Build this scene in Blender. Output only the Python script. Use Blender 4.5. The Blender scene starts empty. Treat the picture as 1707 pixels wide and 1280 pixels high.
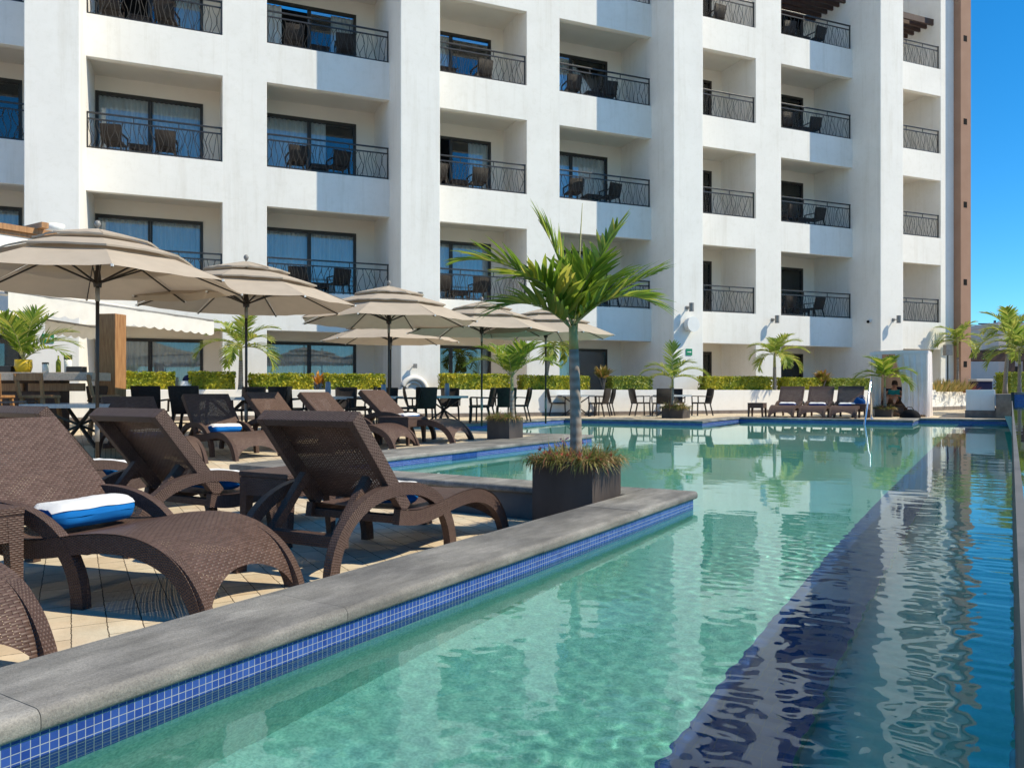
import bpy, bmesh, math, random
from math import sin, cos, pi, radians as R, sqrt, atan2
from mathutils import Vector, Matrix, noise
random.seed(7)
C = bpy.context.scene.collection
SC = bpy.context.scene
# ---------------------------------------------------------------- camera, sky, sun, exposure
POOL = R(31.815)      # heading of the long pool edges, clockwise from the view axis (+Y)
FAC = R(22.643)       # turn of the hotel front
cam = bpy.data.cameras.new('camera'); cob = bpy.data.objects.new('camera', cam); C.objects.link(cob)
cob.location = (0, 0, 1.0); cob.rotation_euler = (R(90), 0, 0)
cam.sensor_width = 36; cam.lens = 27.416; cam.shift_y = 13/1707; cam.clip_start = .05; cam.clip_end = 2000
SC.camera = cob
SUN_EL = R(47); SUN_DIR = Vector((cos(SUN_EL)*.987, -cos(SUN_EL)*.163, sin(SUN_EL)))
w = bpy.data.worlds.new('World'); SC.world = w; w.use_nodes = True
nt = w.node_tree; bg = nt.nodes['Background']; sky = nt.nodes.new('ShaderNodeTexSky')
sky.sky_type = 'NISHITA'; sky.sun_disc = False; sky.sun_elevation = SUN_EL
sky.sun_rotation = atan2(SUN_DIR.x, SUN_DIR.y); sky.air_density = 1.0; sky.dust_density = .0; sky.ozone_density = 3.0; sky.altitude = 1200
tint = nt.nodes.new('ShaderNodeMix'); tint.data_type = 'RGBA'; tint.blend_type = 'MULTIPLY'; tint.inputs[0].default_value = 1; tint.inputs[7].default_value = (.66, .97, 1.12, 1); hsv = nt.nodes.new('ShaderNodeHueSaturation'); hsv.inputs['Saturation'].default_value = 1.18
nt.links.new(sky.outputs[0], tint.inputs[6]); nt.links.new(tint.outputs[2], hsv.inputs['Color']); nt.links.new(hsv.outputs[0], bg.inputs[0]); bg.inputs[1].default_value = .14
sl = bpy.data.lights.new('sun', 'SUN'); sl.energy = 5.0; sl.angle = R(.5); sl.color = (1, .90, .69)
so = bpy.data.objects.new('sun', sl); C.objects.link(so); so.rotation_euler = SUN_DIR.to_track_quat('Z', 'Y').to_euler()
sl.cycles.is_caustics_light = True
SC.view_settings.view_transform = 'Standard'; SC.view_settings.look = 'None'
SC.view_settings.exposure = 0.20; SC.view_settings.gamma = 1
SC.cycles.use_denoising = True; SC.cycles.max_bounces = 9; SC.cycles.transparent_max_bounces = 16
SC.cycles.sample_clamp_indirect = 6; SC.cycles.blur_glossy = .2

# ---------------------------------------------------------------- helpers
def W(s, t, z=0):     # pool frame (s away along the pool, t across it) to world
    return Vector((s*sin(POOL)+t*cos(POOL), s*cos(POOL)-t*sin(POOL), z))
def F(u, w_, z=0):    # hotel frame to world
    return Vector((u*cos(FAC)-w_*sin(FAC), u*sin(FAC)+w_*cos(FAC), z))
def deck_z(s):        # the deck climbs gently towards the far end
    return .25*min(1, max(0, (s-5.2)/6.0))

class MB:
    def __init__(s): s.v = []; s.f = []; s.uv = []; s.mi = []; s.cur = 0
    def add(s, vs, fs, uvs=None):
        b = len(s.v); s.v += [tuple(p) for p in vs]
        for i, q in enumerate(fs):
            s.f.append(tuple(b+k for k in q)); s.uv.append(uvs[i] if uvs else None); s.mi.append(s.cur)
        return s
    def box(s, x0, x1, y0, y1, z0, z1):
        v = [(x, y, z) for z in (z0, z1) for y in (y0, y1) for x in (x0, x1)]
        return s.add(v, [(0, 2, 3, 1), (4, 5, 7, 6), (0, 1, 5, 4), (2, 6, 7, 3), (0, 4, 6, 2), (1, 3, 7, 5)])
    def hexa(s, lo, hi):   # four low points, four high points, same winding (ccw from above)
        return s.add(list(lo)+list(hi), [(3, 2, 1, 0), (4, 5, 6, 7), (0, 1, 5, 4), (1, 2, 6, 5), (2, 3, 7, 6), (3, 0, 4, 7)])
    def bar(s, a, b, wx, wy=None, up=(0, 0, 1)):
        a, b = Vector(a), Vector(b); d = (b-a).normalized(); wy = wy or wx; u = Vector(up)
        if abs(d.dot(u)) > .98: u = Vector((1, 0, 0))
        x = d.cross(u).normalized()*wx/2; y = x.cross(d).normalized()*wy/2
        v = [p+q for p in (a, b) for q in (-x-y, x-y, x+y, -x+y)]
        L = (b-a).length
        uq = [[(0, 0), (wx, 0), (wx, L), (0, L)] for _ in range(4)]
        return s.add(v, [(0, 1, 5, 4), (1, 2, 6, 5), (2, 3, 7, 6), (3, 0, 4, 7), (3, 2, 1, 0), (4, 5, 6, 7)], uq+[[(0, 0), (wx, 0), (wx, wy), (0, wy)]]*2)
    def tube(s, pts, r, n=8, cap=True):
        pts = [Vector(p) for p in pts]; rr = r if isinstance(r, (list, tuple)) else [r]*len(pts)
        vs = []; fs = []; us = []; L = 0; ref = None
        for i, p in enumerate(pts):
            d = (pts[min(i+1, len(pts)-1)]-pts[max(i-1, 0)]).normalized()
            if ref is None or abs(ref.dot(d)) > .95: ref = Vector((0, 0, 1)) if abs(d.z) < .9 else Vector((1, 0, 0))
            x = d.cross(ref).normalized(); y = x.cross(d).normalized()
            for k in range(n):
                a = 2*pi*k/n; vs.append(p+(x*cos(a)+y*sin(a))*rr[i])
        for i in range(len(pts)-1):
            l2 = L+(pts[i+1]-pts[i]).length; per = 2*pi*max(rr[i], .001)
            for k in range(n):
                q = (k+1) % n
                fs.append((i*n+k, i*n+q, (i+1)*n+q, (i+1)*n+k)); us.append([(per*k/n, L), (per*(k+1)/n, L), (per*(k+1)/n, l2), (per*k/n, l2)])
            L = l2
        if cap:
            fs += [tuple(range(n-1, -1, -1)), tuple((len(pts)-1)*n+k for k in range(n))]; us += [None, None]
        b = len(s.v); s.v += [tuple(p) for p in vs]
        for q, u in zip(fs, us): s.f.append(tuple(b+k for k in q)); s.uv.append(u); s.mi.append(s.cur)
        return s
    def prism(s, poly, vec):
        n = len(poly); vec = Vector(vec); v = [Vector(p) for p in poly]; v += [p+vec for p in v]
        return s.add(v, [tuple(range(n-1, -1, -1)), tuple(range(n, 2*n))]+[(i, (i+1) % n, n+(i+1) % n, n+i) for i in range(n)])
    def grid(s, fn, nu, nv, uvf=None, keep=None):
        vs = [fn(i/nu, j/nv) for j in range(nv+1) for i in range(nu+1)]; fs = []; us = []
        for j in range(nv):
            for i in range(nu):
                if keep and not keep((i+.5)/nu, (j+.5)/nv): continue
                k = j*(nu+1)+i; fs.append((k, k+1, k+nu+2, k+nu+1))
                if uvf: us.append([uvf(i/nu, j/nv), uvf((i+1)/nu, j/nv), uvf((i+1)/nu, (j+1)/nv), uvf(i/nu, (j+1)/nv)])
        return s.add(vs, fs, us if uvf else None)
    def lathe(s, prof, n=16, c=(0, 0, 0), a0=0):
        vs = [(c[0]+r*cos(a0+2*pi*k/n), c[1]+r*sin(a0+2*pi*k/n), c[2]+z) for r, z in prof for k in range(n)]
        fs = [(i*n+k, i*n+(k+1) % n, (i+1)*n+(k+1) % n, (i+1)*n+k) for i in range(len(prof)-1) for k in range(n)]
        return s.add(vs, fs)
    def ribbon(s, path, th, y0, y1):     # a band of thickness th bent along a path in x,z
        n = len(path); vs = []; L = [0]
        for i, (x, z) in enumerate(path):
            a = path[max(i-1, 0)]; b = path[min(i+1, n-1)]; d = Vector((b[0]-a[0], b[1]-a[1])).normalized(); nx, nz = -d.y, d.x
            if i: L.append(L[-1]+math.hypot(x-path[i-1][0], z-path[i-1][1]))
            for (y, h) in ((y0, 1), (y1, 1), (y1, -1), (y0, -1)): vs.append((x+nx*h*th/2, y, z+nz*h*th/2))
        fs = []; us = []; W_ = abs(y1-y0)
        for i in range(n-1):
            for k in range(4):
                q = (k+1) % 4; w_ = W_ if k in (0, 2) else th
                fs.append((i*4+k, i*4+q, i*4+4+q, i*4+4+k)); us.append([(0, L[i]), (w_, L[i]), (w_, L[i+1]), (0, L[i+1])])
        fs += [(0, 3, 2, 1), ((n-1)*4, (n-1)*4+1, (n-1)*4+2, (n-1)*4+3)]; us += [None, None]
        return s.add(vs, fs, us)
    def build(s, name, mat, parent=None, smooth=False, bevel=0, seg=2, loc=None, rot=None):
        me = bpy.data.meshes.new(name); me.from_pydata(s.v, [], s.f)
        for m in (mat if isinstance(mat, (list, tuple)) else [mat]): me.materials.append(m)
        uvl = me.uv_layers.new(name='UVMap').data
        for p, uv, mi in zip(me.polygons, s.uv, s.mi):
            p.material_index = mi
            if uv and len(uv) == p.loop_total:
                for li, c in zip(p.loop_indices, uv): uvl[li].uv = c
            else:
                nn = p.normal; ax = max(range(3), key=lambda i: abs(nn[i])); i0, i1 = ((1, 2), (0, 2), (0, 1))[ax]
                for li in p.loop_indices:
                    co = me.vertices[me.loops[li].vertex_index].co; uvl[li].uv = (co[i0], co[i1])
        if bevel:
            bm = bmesh.new(); bm.from_mesh(me); bmesh.ops.remove_doubles(bm, verts=bm.verts, dist=1e-5)
            bmesh.ops.bevel(bm, geom=bm.edges[:], offset=bevel, segments=seg, profile=.6, affect='EDGES', clamp_overlap=True)
            bm.to_mesh(me); bm.free()
        if smooth: me.shade_smooth()
        if bevel and smooth: pass
        o = bpy.data.objects.new(name, me); C.objects.link(o)
        if parent: o.parent = parent
        if loc is not None: o.location = loc
        if rot is not None: o.rotation_euler = (0, 0, rot)
        return o
def smooth_by_angle(o, ang=40):
    me = o.data; me.shade_smooth()
    try: me.set_sharp_from_angle(angle=R(ang))
    except Exception: pass
    return o
def tag(o, label=None, cat=None, group=None, kind=None):
    if label: o['label'] = label
    if cat: o['category'] = cat
    if group: o['group'] = group
    if kind: o['kind'] = kind
    return o
def thing(name, label, cat, loc=(0, 0, 0), rz=0, group=None):
    o = bpy.data.objects.new(name, None); C.objects.link(o); o.location = loc; o.rotation_euler = (0, 0, rz); o.empty_display_size = .1
    return tag(o, label, cat, group)
def spline(pts, n=6):
    P = [Vector(p) for p in pts]; out = []
    for i in range(len(P)-1):
        a, b, c, d = P[max(i-1, 0)], P[i], P[i+1], P[min(i+2, len(P)-1)]
        for k in range(n):
            t = k/n; out.append(.5*((2*b)+(c-a)*t+(2*a-5*b+4*c-d)*t*t+(3*b-a-3*c+d)*t**3))
    out.append(P[-1]); return out

# ---------------------------------------------------------------- materials
class NT:
    def __init__(s, name):
        s.m = bpy.data.materials.new(name); s.m.use_nodes = True; s.t = s.m.node_tree; s.n = s.t.nodes
        s.p = s.n['Principled BSDF']; s.out = s.n['Material Output']
    def new(s, typ, **kw):
        n = s.n.new('ShaderNode'+typ)
        for k, v in kw.items(): setattr(n, k, v)
        return n
    def link(s, a, b): s.t.links.new(a, b)
    def coord(s, kind='Object', scale=(1, 1, 1), rot=(0, 0, 0)):
        tc = s.new('TexCoord'); mp = s.new('Mapping'); mp.inputs['Scale'].default_value = scale; mp.inputs['Rotation'].default_value = rot
        s.link(tc.outputs[kind], mp.inputs[0]); return mp.outputs[0]
    def noise(s, vec, scale, detail=4, rough=.55):
        n = s.new('TexNoise'); n.inputs['Scale'].default_value = scale; n.inputs['Detail'].default_value = detail; n.inputs['Roughness'].default_value = rough
        if vec is not None: s.link(vec, n.inputs['Vector'])
        return n.outputs[0]
    def ramp(s, fac, stops):
        r = s.new('ValToRGB'); e = r.color_ramp.elements
        while len(e) < len(stops): e.new(.5)
        for el, (p, c) in zip(e, stops): el.position = p; el.color = (*c, 1) if len(c) == 3 else c
        s.link(fac, r.inputs[0]); return r.outputs[0]
    def mix(s, fac, a, b, mode='MIX'):
        m = s.new('Mix', data_type='RGBA', blend_type=mode)
        for k, v in ((0, fac), (6, a), (7, b)):
            if isinstance(v, bpy.types.NodeSocket): s.link(v, m.inputs[k])
            elif k == 0: m.inputs[0].default_value = v
            else: m.inputs[k].default_value = (*v, 1)
        return m.outputs[2]
    def math(s, op, a, b=0, c=None):
        m = s.new('Math', operation=op)
        for i, v in enumerate((a, b) if c is None else (a, b, c)):
            if isinstance(v, bpy.types.NodeSocket): s.link(v, m.inputs[i])
            else: m.inputs[i].default_value = v
        return m.outputs[0]
    def bump(s, h, strength=.3, dist=.01):
        b = s.new('Bump'); b.inputs['Strength'].default_value = strength; b.inputs['Distance'].default_value = dist
        s.link(h, b.inputs['Height']); s.link(b.outputs[0], s.p.inputs['Normal']); return b.outputs[0]
    def col(s, c):
        if isinstance(c, bpy.types.NodeSocket): s.link(c, s.p.inputs['Base Color'])
        else: s.p.inputs['Base Color'].default_value = (*c, 1)
    def set(s, rough=.6, metal=0, spec=.5, trans=None):
        s.p.inputs['Roughness'].default_value = rough; s.p.inputs['Metallic'].default_value = metal; s.p.inputs['Specular IOR Level'].default_value = spec
        return s.m
    def translucent(s, fac, colour):
        tr = s.new('BsdfTranslucent'); mx = s.new('MixShader'); mx.inputs[0].default_value = fac
        if isinstance(colour, bpy.types.NodeSocket): s.link(colour, tr.inputs[0])
        else: tr.inputs[0].default_value = (*colour, 1)
        s.link(s.p.outputs[0], mx.inputs[1]); s.link(tr.outputs[0], mx.inputs[2]); s.link(mx.outputs[0], s.out.inputs[0]); return s.m
def mottled(name, c1, c2, scale=3, rough=.7, bump=.15, bscale=60, spec=.3, kind='Object', stretch=(1, 1, 1), metal=0):
    k = NT(name); v = k.coord(kind, stretch)
    k.col(k.ramp(k.noise(v, scale, 6), [(.3, c1), (.7, c2)]))
    if bump: k.bump(k.noise(v, bscale, 3), bump, .004)
    return k.set(rough, metal, spec)
M = {}
k = NT('white_stucco'); v = k.coord(); vs_ = k.coord('Object', (1, 1, .07))
c_ = k.ramp(k.noise(v, .9, 6), [(.3, (.785, .755, .71)), (.7, (.845, .815, .77))])
c_ = k.mix(1, c_, k.ramp(k.noise(vs_, 3.2, 6, .7), [(.30, (.92, .91, .89)), (.48, (1, 1, 1))]), 'MULTIPLY')
k.col(k.mix(1, c_, k.ramp(k.noise(v, 5, 8, .75), [(.30, (.94, .935, .92)), (.5, (1, 1, 1))]), 'MULTIPLY')); k.bump(k.noise(v, 45, 3), .14, .004); M['stucco'] = k.set(.85, 0, .2)
M['cream'] = mottled('cream_stucco', (.80, .735, .645), (.85, .785, .695), 1.2, .85, .1, 45, .2)
M['taupe'] = mottled('pinkish_brown_stucco', (.31, .185, .13), (.35, .215, .155), 1.6, .85, .1, 45, .2)
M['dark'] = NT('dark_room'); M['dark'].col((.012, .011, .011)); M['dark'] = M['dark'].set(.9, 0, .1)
M['bronze'] = mottled('dark_bronze_metal', (.018, .014, .012), (.028, .022, .019), 8, .42, 0, 40, .5)
M['iron'] = mottled('black_iron', (.022, .020, .020), (.035, .032, .03), 20, .38, .1, 200, .5)
M['steel'] = NT('stainless_steel'); M['steel'].col((.72, .72, .72)); M['steel'] = M['steel'].set(.16, 1)
M['greymetal'] = mottled('grey_metal', (.18, .17, .16), (.26, .25, .235), 12, .4, 0, 50, .5)
M['whiteplastic'] = mottled('white_plastic', (.7, .7, .69), (.76, .76, .75), 5, .4, 0)
def make_glass_pane():
    k = NT('window_glass'); k.n.remove(k.p)
    tr = k.new('BsdfTransparent'); tr.inputs[0].default_value = (.93, .95, .95, 1)
    gl = k.new('BsdfGlossy'); gl.inputs['Roughness'].default_value = .01; gl.inputs[0].default_value = (.9, .95, 1, 1)
    fr = k.new('Fresnel'); fr.inputs[0].default_value = 1.75
    mx = k.new('MixShader'); k.link(fr.outputs[0], mx.inputs[0]); k.link(tr.outputs[0], mx.inputs[1]); k.link(gl.outputs[0], mx.inputs[2]); k.link(mx.outputs[0], k.out.inputs[0])
    return k.m
M['pane'] = make_glass_pane()
k = NT('curtain_fabric'); v = k.coord('Object', (1, 1, .05)); k.col(k.ramp(k.noise(v, 9, 2), [(.3, (.70, .70, .68)), (.7, (.84, .84, .82))])); M['curtain'] = k.set(.9, 0, .1)
# coping: honed grey stone with streaks and darker wear
k = NT('grey_coping_stone'); v = k.coord('Object', (1, .35, 1)); v2 = k.coord('Object')
c1 = k.ramp(k.noise(v, 7, 8, .65), [(.25, (.13, .127, .12)), (.5, (.225, .222, .212)), (.75, (.345, .338, .325))])
c2 = k.ramp(k.noise(v2, 1.7, 3), [(.33, (.66, .66, .67)), (.67, (1.2, 1.18, 1.14))])
c3 = k.mix(1, c1, c2, 'MULTIPLY'); geo = k.new('NewGeometry'); rn = k.ramp(geo.outputs['Random Per Island'], [(0, (.88, .87, .86)), (1, (1.1, 1.1, 1.1))])
spk = k.ramp(k.noise(v2, 170, 2, .8), [(.3, (.72, .72, .73)), (.5, (1, 1, 1)), (.72, (1.22, 1.21, 1.19))])
vein = k.ramp(k.noise(k.coord('Object', (1, .22, 1), (0, 0, R(20))), 24, 7, .75), [(.36, (.82, .81, .80)), (.62, (1.12, 1.11, 1.1))])
c3 = k.mix(1, k.mix(1, c3, spk, 'MULTIPLY'), vein, 'MULTIPLY')
k.col(k.mix(1, c3, rn, 'MULTIPLY')); k.bump(k.noise(v2, 130, 6, .75), .6, .005); M['coping'] = k.set(.62, 0, .35)
M['stonebase'] = mottled('brown_stone_base', (.14, .115, .10), (.24, .20, .175), 6, .7, .3, 40)
M['greywall'] = mottled('grey_render', (.10, .10, .10), (.16, .158, .155), 4, .75, .3, 60)
# beige pavers with dark sandy joints
k = NT('beige_pavers'); v = k.coord('Object', (1, 1, 1), (0, 0, R(28.8)))
nz = k.noise(v, 26, 3); wob = k.new('VectorMath', operation='MULTIPLY_ADD'); k.link(nz, wob.inputs[0]); wob.inputs[1].default_value = (.012, .012, 0); k.link(v, wob.inputs[2])
br = k.new('TexBrick'); k.link(wob.outputs[0], br.inputs[0]); br.offset = .5; br.offset_frequency = 2; br.squash = 1.6; br.squash_frequency = 3
for n_, val in (('Scale', 1), ('Mortar Size', .0026), ('Mortar Smooth', .25), ('Brick Width', .19), ('Row Height', .135), ('Bias', 0)): br.inputs[n_].default_value = val
br.inputs['Color1'].default_value = (.55, .475, .37, 1); br.inputs['Color2'].default_value = (.66, .59, .48, 1); br.inputs['Mortar'].default_value = (.10, .08, .06, 1)
st = k.ramp(k.noise(v, 5, 8, .7), [(.3, (.80, .76, .70)), (.7, (1.08, 1.06, 1.02))]); pk = k.ramp(k.noise(v, 2.2, 4), [(.35, (1.03, .95, .88)), (.65, (.97, 1.0, 1.0))])
k.col(k.mix(1, k.mix(1, br.outputs[0], st, 'MULTIPLY'), pk, 'MULTIPLY'))
hh = k.math('ADD', k.math('MULTIPLY', br.outputs[1], -1.2), k.math('MULTIPLY', k.noise(v, 70, 4), .35)); k.bump(hh, .6, .006); M['paver'] = k.set(.8, 0, .25)
# glass mosaic
def mosaic(name, a, b, grout, size=.0215):
    k = NT(name); v = k.coord('UV'); br = k.new('TexBrick'); k.link(v, br.inputs[0]); br.offset = 0; br.squash = 1
    for n_, val in (('Scale', 1), ('Mortar Size', .0011), ('Mortar Smooth', .1), ('Brick Width', size), ('Row Height', size), ('Bias', 0)): br.inputs[n_].default_value = val
    br.inputs['Color1'].default_value = (*a, 1); br.inputs['Color2'].default_value = (*b, 1); br.inputs['Mortar'].default_value = (*grout, 1)
    k.col(k.mix(1, br.outputs[0], k.ramp(k.noise(v, 14, 3), [(.3, (.82, .85, .9)), (.7, (1.12, 1.1, 1.05))]), 'MULTIPLY'))
    k.bump(k.math('MULTIPLY', br.outputs[1], -1), .4, .002); return k.set(.24, 0, .3)
M['mosaic'] = mosaic('blue_glass_mosaic', (.020, .055, .27), (.042, .10, .37), (.34, .38, .44))
M['navytile'] = mosaic('navy_mosaic', (.014, .05, .22), (.022, .07, .28), (.08, .11, .19), .05)
# pool plaster
k = NT('turquoise_pool_plaster'); v = k.coord('Object')
c1 = k.ramp(k.noise(v, 75, 2, .8), [(.36, (.15, .425, .375)), (.5, (.21, .535, .47)), (.66, (.30, .63, .56))])
c2 = k.ramp(k.noise(v, 3.5, 6, .65), [(.35, (.93, .93, .92)), (.65, (1.05, 1.04, 1.03))])
k.col(k.mix(1, c1, c2, 'MULTIPLY')); k.bump(k.noise(v, 80, 3), .3, .004); M['plaster'] = k.set(.75, 0, .2)
M['deepplaster'] = mottled('deep_teal_pool_plaster', (.06, .56, .51), (.11, .68, .62), 30, .75, .2, 70)
k = NT('pool_water'); k.n.remove(k.p); gl = k.new('BsdfGlass'); gl.inputs['IOR'].default_value = 1.42; gl.inputs['Roughness'].default_value = 0
gl.inputs[0].default_value = (.86, .965, .965, 1)
v = k.coord('Object', (1, .75, 1)); nz = k.noise(v, 26, 3, .5); bp = k.new('Bump'); bp.inputs['Strength'].default_value = .03; bp.inputs['Distance'].default_value = .004
k.link(nz, bp.inputs['Height']); k.link(bp.outputs[0], gl.inputs['Normal']); k.link(gl.outputs[0], k.out.inputs[0]); M['water'] = k.m
# woven resin
def wicker(name, c1, c2, pu=.040, pv=.0145, holes=True):
    k = NT(name); tc = k.new('TexCoord'); sp = k.new('SeparateXYZ'); k.link(tc.outputs['UV'], sp.inputs[0])
    V = k.math('DIVIDE', sp.outputs[1], pv); row = k.math('FLOOR', V); U = k.math('ADD', k.math('DIVIDE', sp.outputs[0], pu), k.math('MULTIPLY', k.math('MODULO', k.math('ABSOLUTE', row), 2), .5))
    fu = k.math('FRACT', U); fv = k.math('FRACT', V)
    su = k.math('SINE', k.math('MULTIPLY', fu, pi)); sv = k.math('SINE', k.math('MULTIPLY', fv, pi))
    h = k.math('MULTIPLY', k.math('POWER', su, .55), k.math('POWER', sv, .5))
    cell = k.new('TexWhiteNoise', noise_dimensions='2D'); cb = k.new('CombineXYZ'); k.link(k.math('FLOOR', U), cb.inputs[0]); k.link(row, cb.inputs[1]); k.link(cb.outputs[0], cell.inputs[0])
    base = k.mix(cell.outputs[0], c1, c2)
    k.col(base); k.bump(h, .75, .006)
    k.set(.45, 0, .28)
    if holes:
        hole = k.math('MULTIPLY', k.math('LESS_THAN', k.math('MINIMUM', fu, k.math('SUBTRACT', 1, fu)), .034), k.math('GREATER_THAN', k.math('ABSOLUTE', k.math('SUBTRACT', fv, .5)), .27))
        tr = k.new('BsdfTransparent'); mx = k.new('MixShader'); k.link(hole, mx.inputs[0]); k.link(k.p.outputs[0], mx.inputs[1]); k.link(tr.outputs[0], mx.inputs[2]); k.link(mx.outputs[0], k.out.inputs[0])
    return k.m
M['wicker'] = wicker('brown_woven_resin', (.080, .048, .038), (.115, .071, .058))
M['wickersolid'] = wicker('brown_woven_resin_solid', (.082, .050, .040), (.113, .071, .058), .026, .0105, False)
M['ribresin'] = wicker('brown_ribbed_resin', (.078, .047, .038), (.107, .067, .055), .012, .013, False)
M['chairwicker'] = wicker('dark_woven_resin', (.024, .018, .016), (.040, .031, .027), .03, .012, False)
M['tanwicker'] = wicker('light_brown_woven_resin', (.14, .105, .09), (.19, .15, .13), .05, .022, False)
# fabrics
def cloth(name, c, tl=0, rough=.9, weave=600):
    k = NT(name); v = k.coord('Object'); k.col(k.ramp(k.noise(v, 5, 4), [(.3, tuple(x*.93 for x in c)), (.7, tuple(min(1, x*1.04) for x in c))])); k.bump(k.noise(v, weave, 2), .15, .002); k.set(rough, 0, .15)
    return k.translucent(tl, c) if tl else k.m
M['canopy'] = cloth('beige_canvas', (.49, .415, .335), .16)
M['awning'] = cloth('cream_canvas', (.85, .82, .76), .25)
M['white'] = cloth('white_drape', (.86, .79, .76), .12)
M['drapebeige'] = cloth('beige_drape', (.60, .45, .36), .1)
def terry(name, c):
    k = NT(name); v = k.coord('Object'); k.col(c); k.bump(k.noise(v, 260, 3, .8), .9, .006); return k.set(.95, 0, .1)
M['towelwhite'] = terry('white_terry', (.80, .80, .80)); M['towelblue'] = terry('blue_terry', (.012, .17, .52)); M['towelnavy'] = terry('deep_blue_terry', (.012, .05, .22))
k = NT('varnished_wood'); v = k.coord('Object', (6, 6, .7)); k.col(k.ramp(k.noise(v, 5, 5, .6), [(.3, (.25, .115, .045)), (.7, (.44, .235, .10))])); M['wood'] = k.set(.45, 0, .4)
k = NT('dark_wood'); v = k.coord('Object', (6, 6, .7)); k.col(k.ramp(k.noise(v, 5, 5, .6), [(.3, (.045, .022, .014)), (.7, (.09, .046, .03))])); M['darkwood'] = k.set(.5, 0, .4)
M['counter'] = mottled('speckled_stone', (.40, .32, .245), (.60, .49, .385), 40, .35, .05, 80, .5)
M['planterstone'] = mottled('dark_weathered_stone', (.035, .028, .025), (.085, .068, .06), 3.2, .6, .35, 26, .4, 'Object', (1, 1, .45))
M['soil'] = mottled('soil', (.03, .02, .013), (.06, .04, .028), 30, .95, .5, 60)
k = NT('palm_bark'); v = k.coord('Object'); sp = k.new('SeparateXYZ'); k.link(v, sp.inputs[0])
ring = k.math('SINE', k.math('ADD', k.math('MULTIPLY', sp.outputs[2], 95), k.math('MULTIPLY', k.noise(v, 9, 2), 3)))
k.col(k.mix(k.math('MULTIPLY_ADD', ring, .5, .5), k.ramp(k.noise(v, 14, 4), [(.3, (.16, .115, .09)), (.7, (.30, .245, .20))]), (.31, .265, .225))); k.bump(ring, .2, .003); M['bark'] = k.set(.75, 0, .3)
k = NT('green_palm_stem'); v = k.coord('Object'); k.col(k.ramp(k.noise(v, 12, 3), [(.3, (.22, .22, .07)), (.7, (.40, .37, .15))])); M['stem'] = k.set(.5, 0, .4)
def leafmat(name, stops, tl=.3, rough=.42, clump=0, cstops=None):
    k = NT(name); g = k.new('NewGeometry'); c = k.ramp(g.outputs['Random Per Island'], stops)
    if clump: c = k.mix(1, c, k.ramp(k.noise(k.coord('Object'), clump, 3), cstops), 'MULTIPLY')
    k.col(c); k.set(rough, 0, .4)
    return k.translucent(tl, c)
M['frond'] = leafmat('palm_leaflet', [(0, (.11, .20, .02)), (.5, (.20, .31, .03)), (.8, (.34, .41, .05)), (1, (.52, .48, .09))], .5)
M['frondlight'] = leafmat('pale_palm_leaflet', [(0, (.17, .26, .04)), (.5, (.28, .37, .06)), (1, (.52, .50, .12))], .48)
M['hedge'] = leafmat('golden_hedge_leaf', [(0, (.16, .21, .015)), (.35, (.33, .35, .022)), (.75, (.60, .54, .035)), (1, (.72, .60, .06))], .4, .45, 2.2, [(.35, (.55, .72, .8)), (.6, (1.1, 1.05, 1))])
M['hedgedark'] = leafmat('green_hedge_leaf', [(0, (.10, .16, .016)), (.5, (.21, .27, .024)), (1, (.42, .41, .04))], .25, .45)
M['fern'] = leafmat('trailing_leaf', [(0, (.10, .13, .03)), (.45, (.21, .225, .06)), (.75, (.33, .26, .10)), (1, (.38, .17, .09))], .35)
M['flower'] = leafmat('coral_petal', [(0, (.55, .10, .06)), (1, (.68, .17, .09))], .3)
M['magenta'] = leafmat('magenta_petal', [(0, (.28, .04, .16)), (1, (.42, .10, .26))], .3)
M['orange'] = leafmat('orange_petal', [(0, (.55, .20, .03)), (1, (.75, .35, .05))], .3)
M['croton'] = leafmat('croton_leaf', [(0, (.10, .14, .02)), (.4, (.28, .20, .04)), (.7, (.42, .30, .08)), (1, (.40, .12, .05))], .25)
M['drac'] = leafmat('yellow_strap_leaf', [(0, (.18, .19, .04)), (.5, (.42, .33, .10)), (1, (.52, .34, .14))], .25)
M['redleaf'] = leafmat('red_leaf', [(0, (.18, .04, .03)), (1, (.32, .10, .07))], .2)
M['skin'] = mottled('skin', (.50, .27, .19), (.56, .31, .22), 8, .5, 0)
M['hair'] = mottled('dark_brown_hair', (.025, .015, .01), (.05, .03, .02), 30, .6, .2, 90)
M['teal'] = cloth('teal_cloth', (.02, .26, .30)); M['navycloth'] = cloth('navy_cloth', (.015, .02, .06)); M['blackcloth'] = cloth('black_cloth', (.012, .012, .014)); M['bluecloth'] = cloth('blue_cloth', (.012, .075, .23))
M['sign'] = NT('green_sign'); M['sign'].col((.0, .22, .10)); M['sign'] = M['sign'].set(.5)
M['yellowpot'] = mottled('yellow_glaze', (.50, .33, .02), (.62, .42, .03), 4, .3, 0)
M['bluevase'] = mottled('pale_blue_ceramic', (.20, .27, .36), (.26, .33, .42), 4, .3, 0)
M['tabletop'] = mosaic('pale_grey_tile', (.42, .45, .48), (.50, .53, .55), (.36, .36, .36), .05)
M['terracotta'] = mottled('terracotta_roof', (.30, .10, .06), (.42, .16, .10), 9, .8, .4, 20)
M['far1'] = mottled('pale_grey_render', (.50, .47, .45), (.56, .53, .51), 1, .9, 0); M['far2'] = mottled('mauve_grey_render', (.34, .30, .30), (.38, .34, .34), 1, .9, 0)
M['ground'] = mottled('sandy_concrete', (.36, .32, .27), (.46, .42, .36), .8, .9, .2, 20)
M['pathmat'] = mottled('walkway_stone', (.40, .37, .33), (.48, .45, .40), 2, .8, .2, 40)

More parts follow.
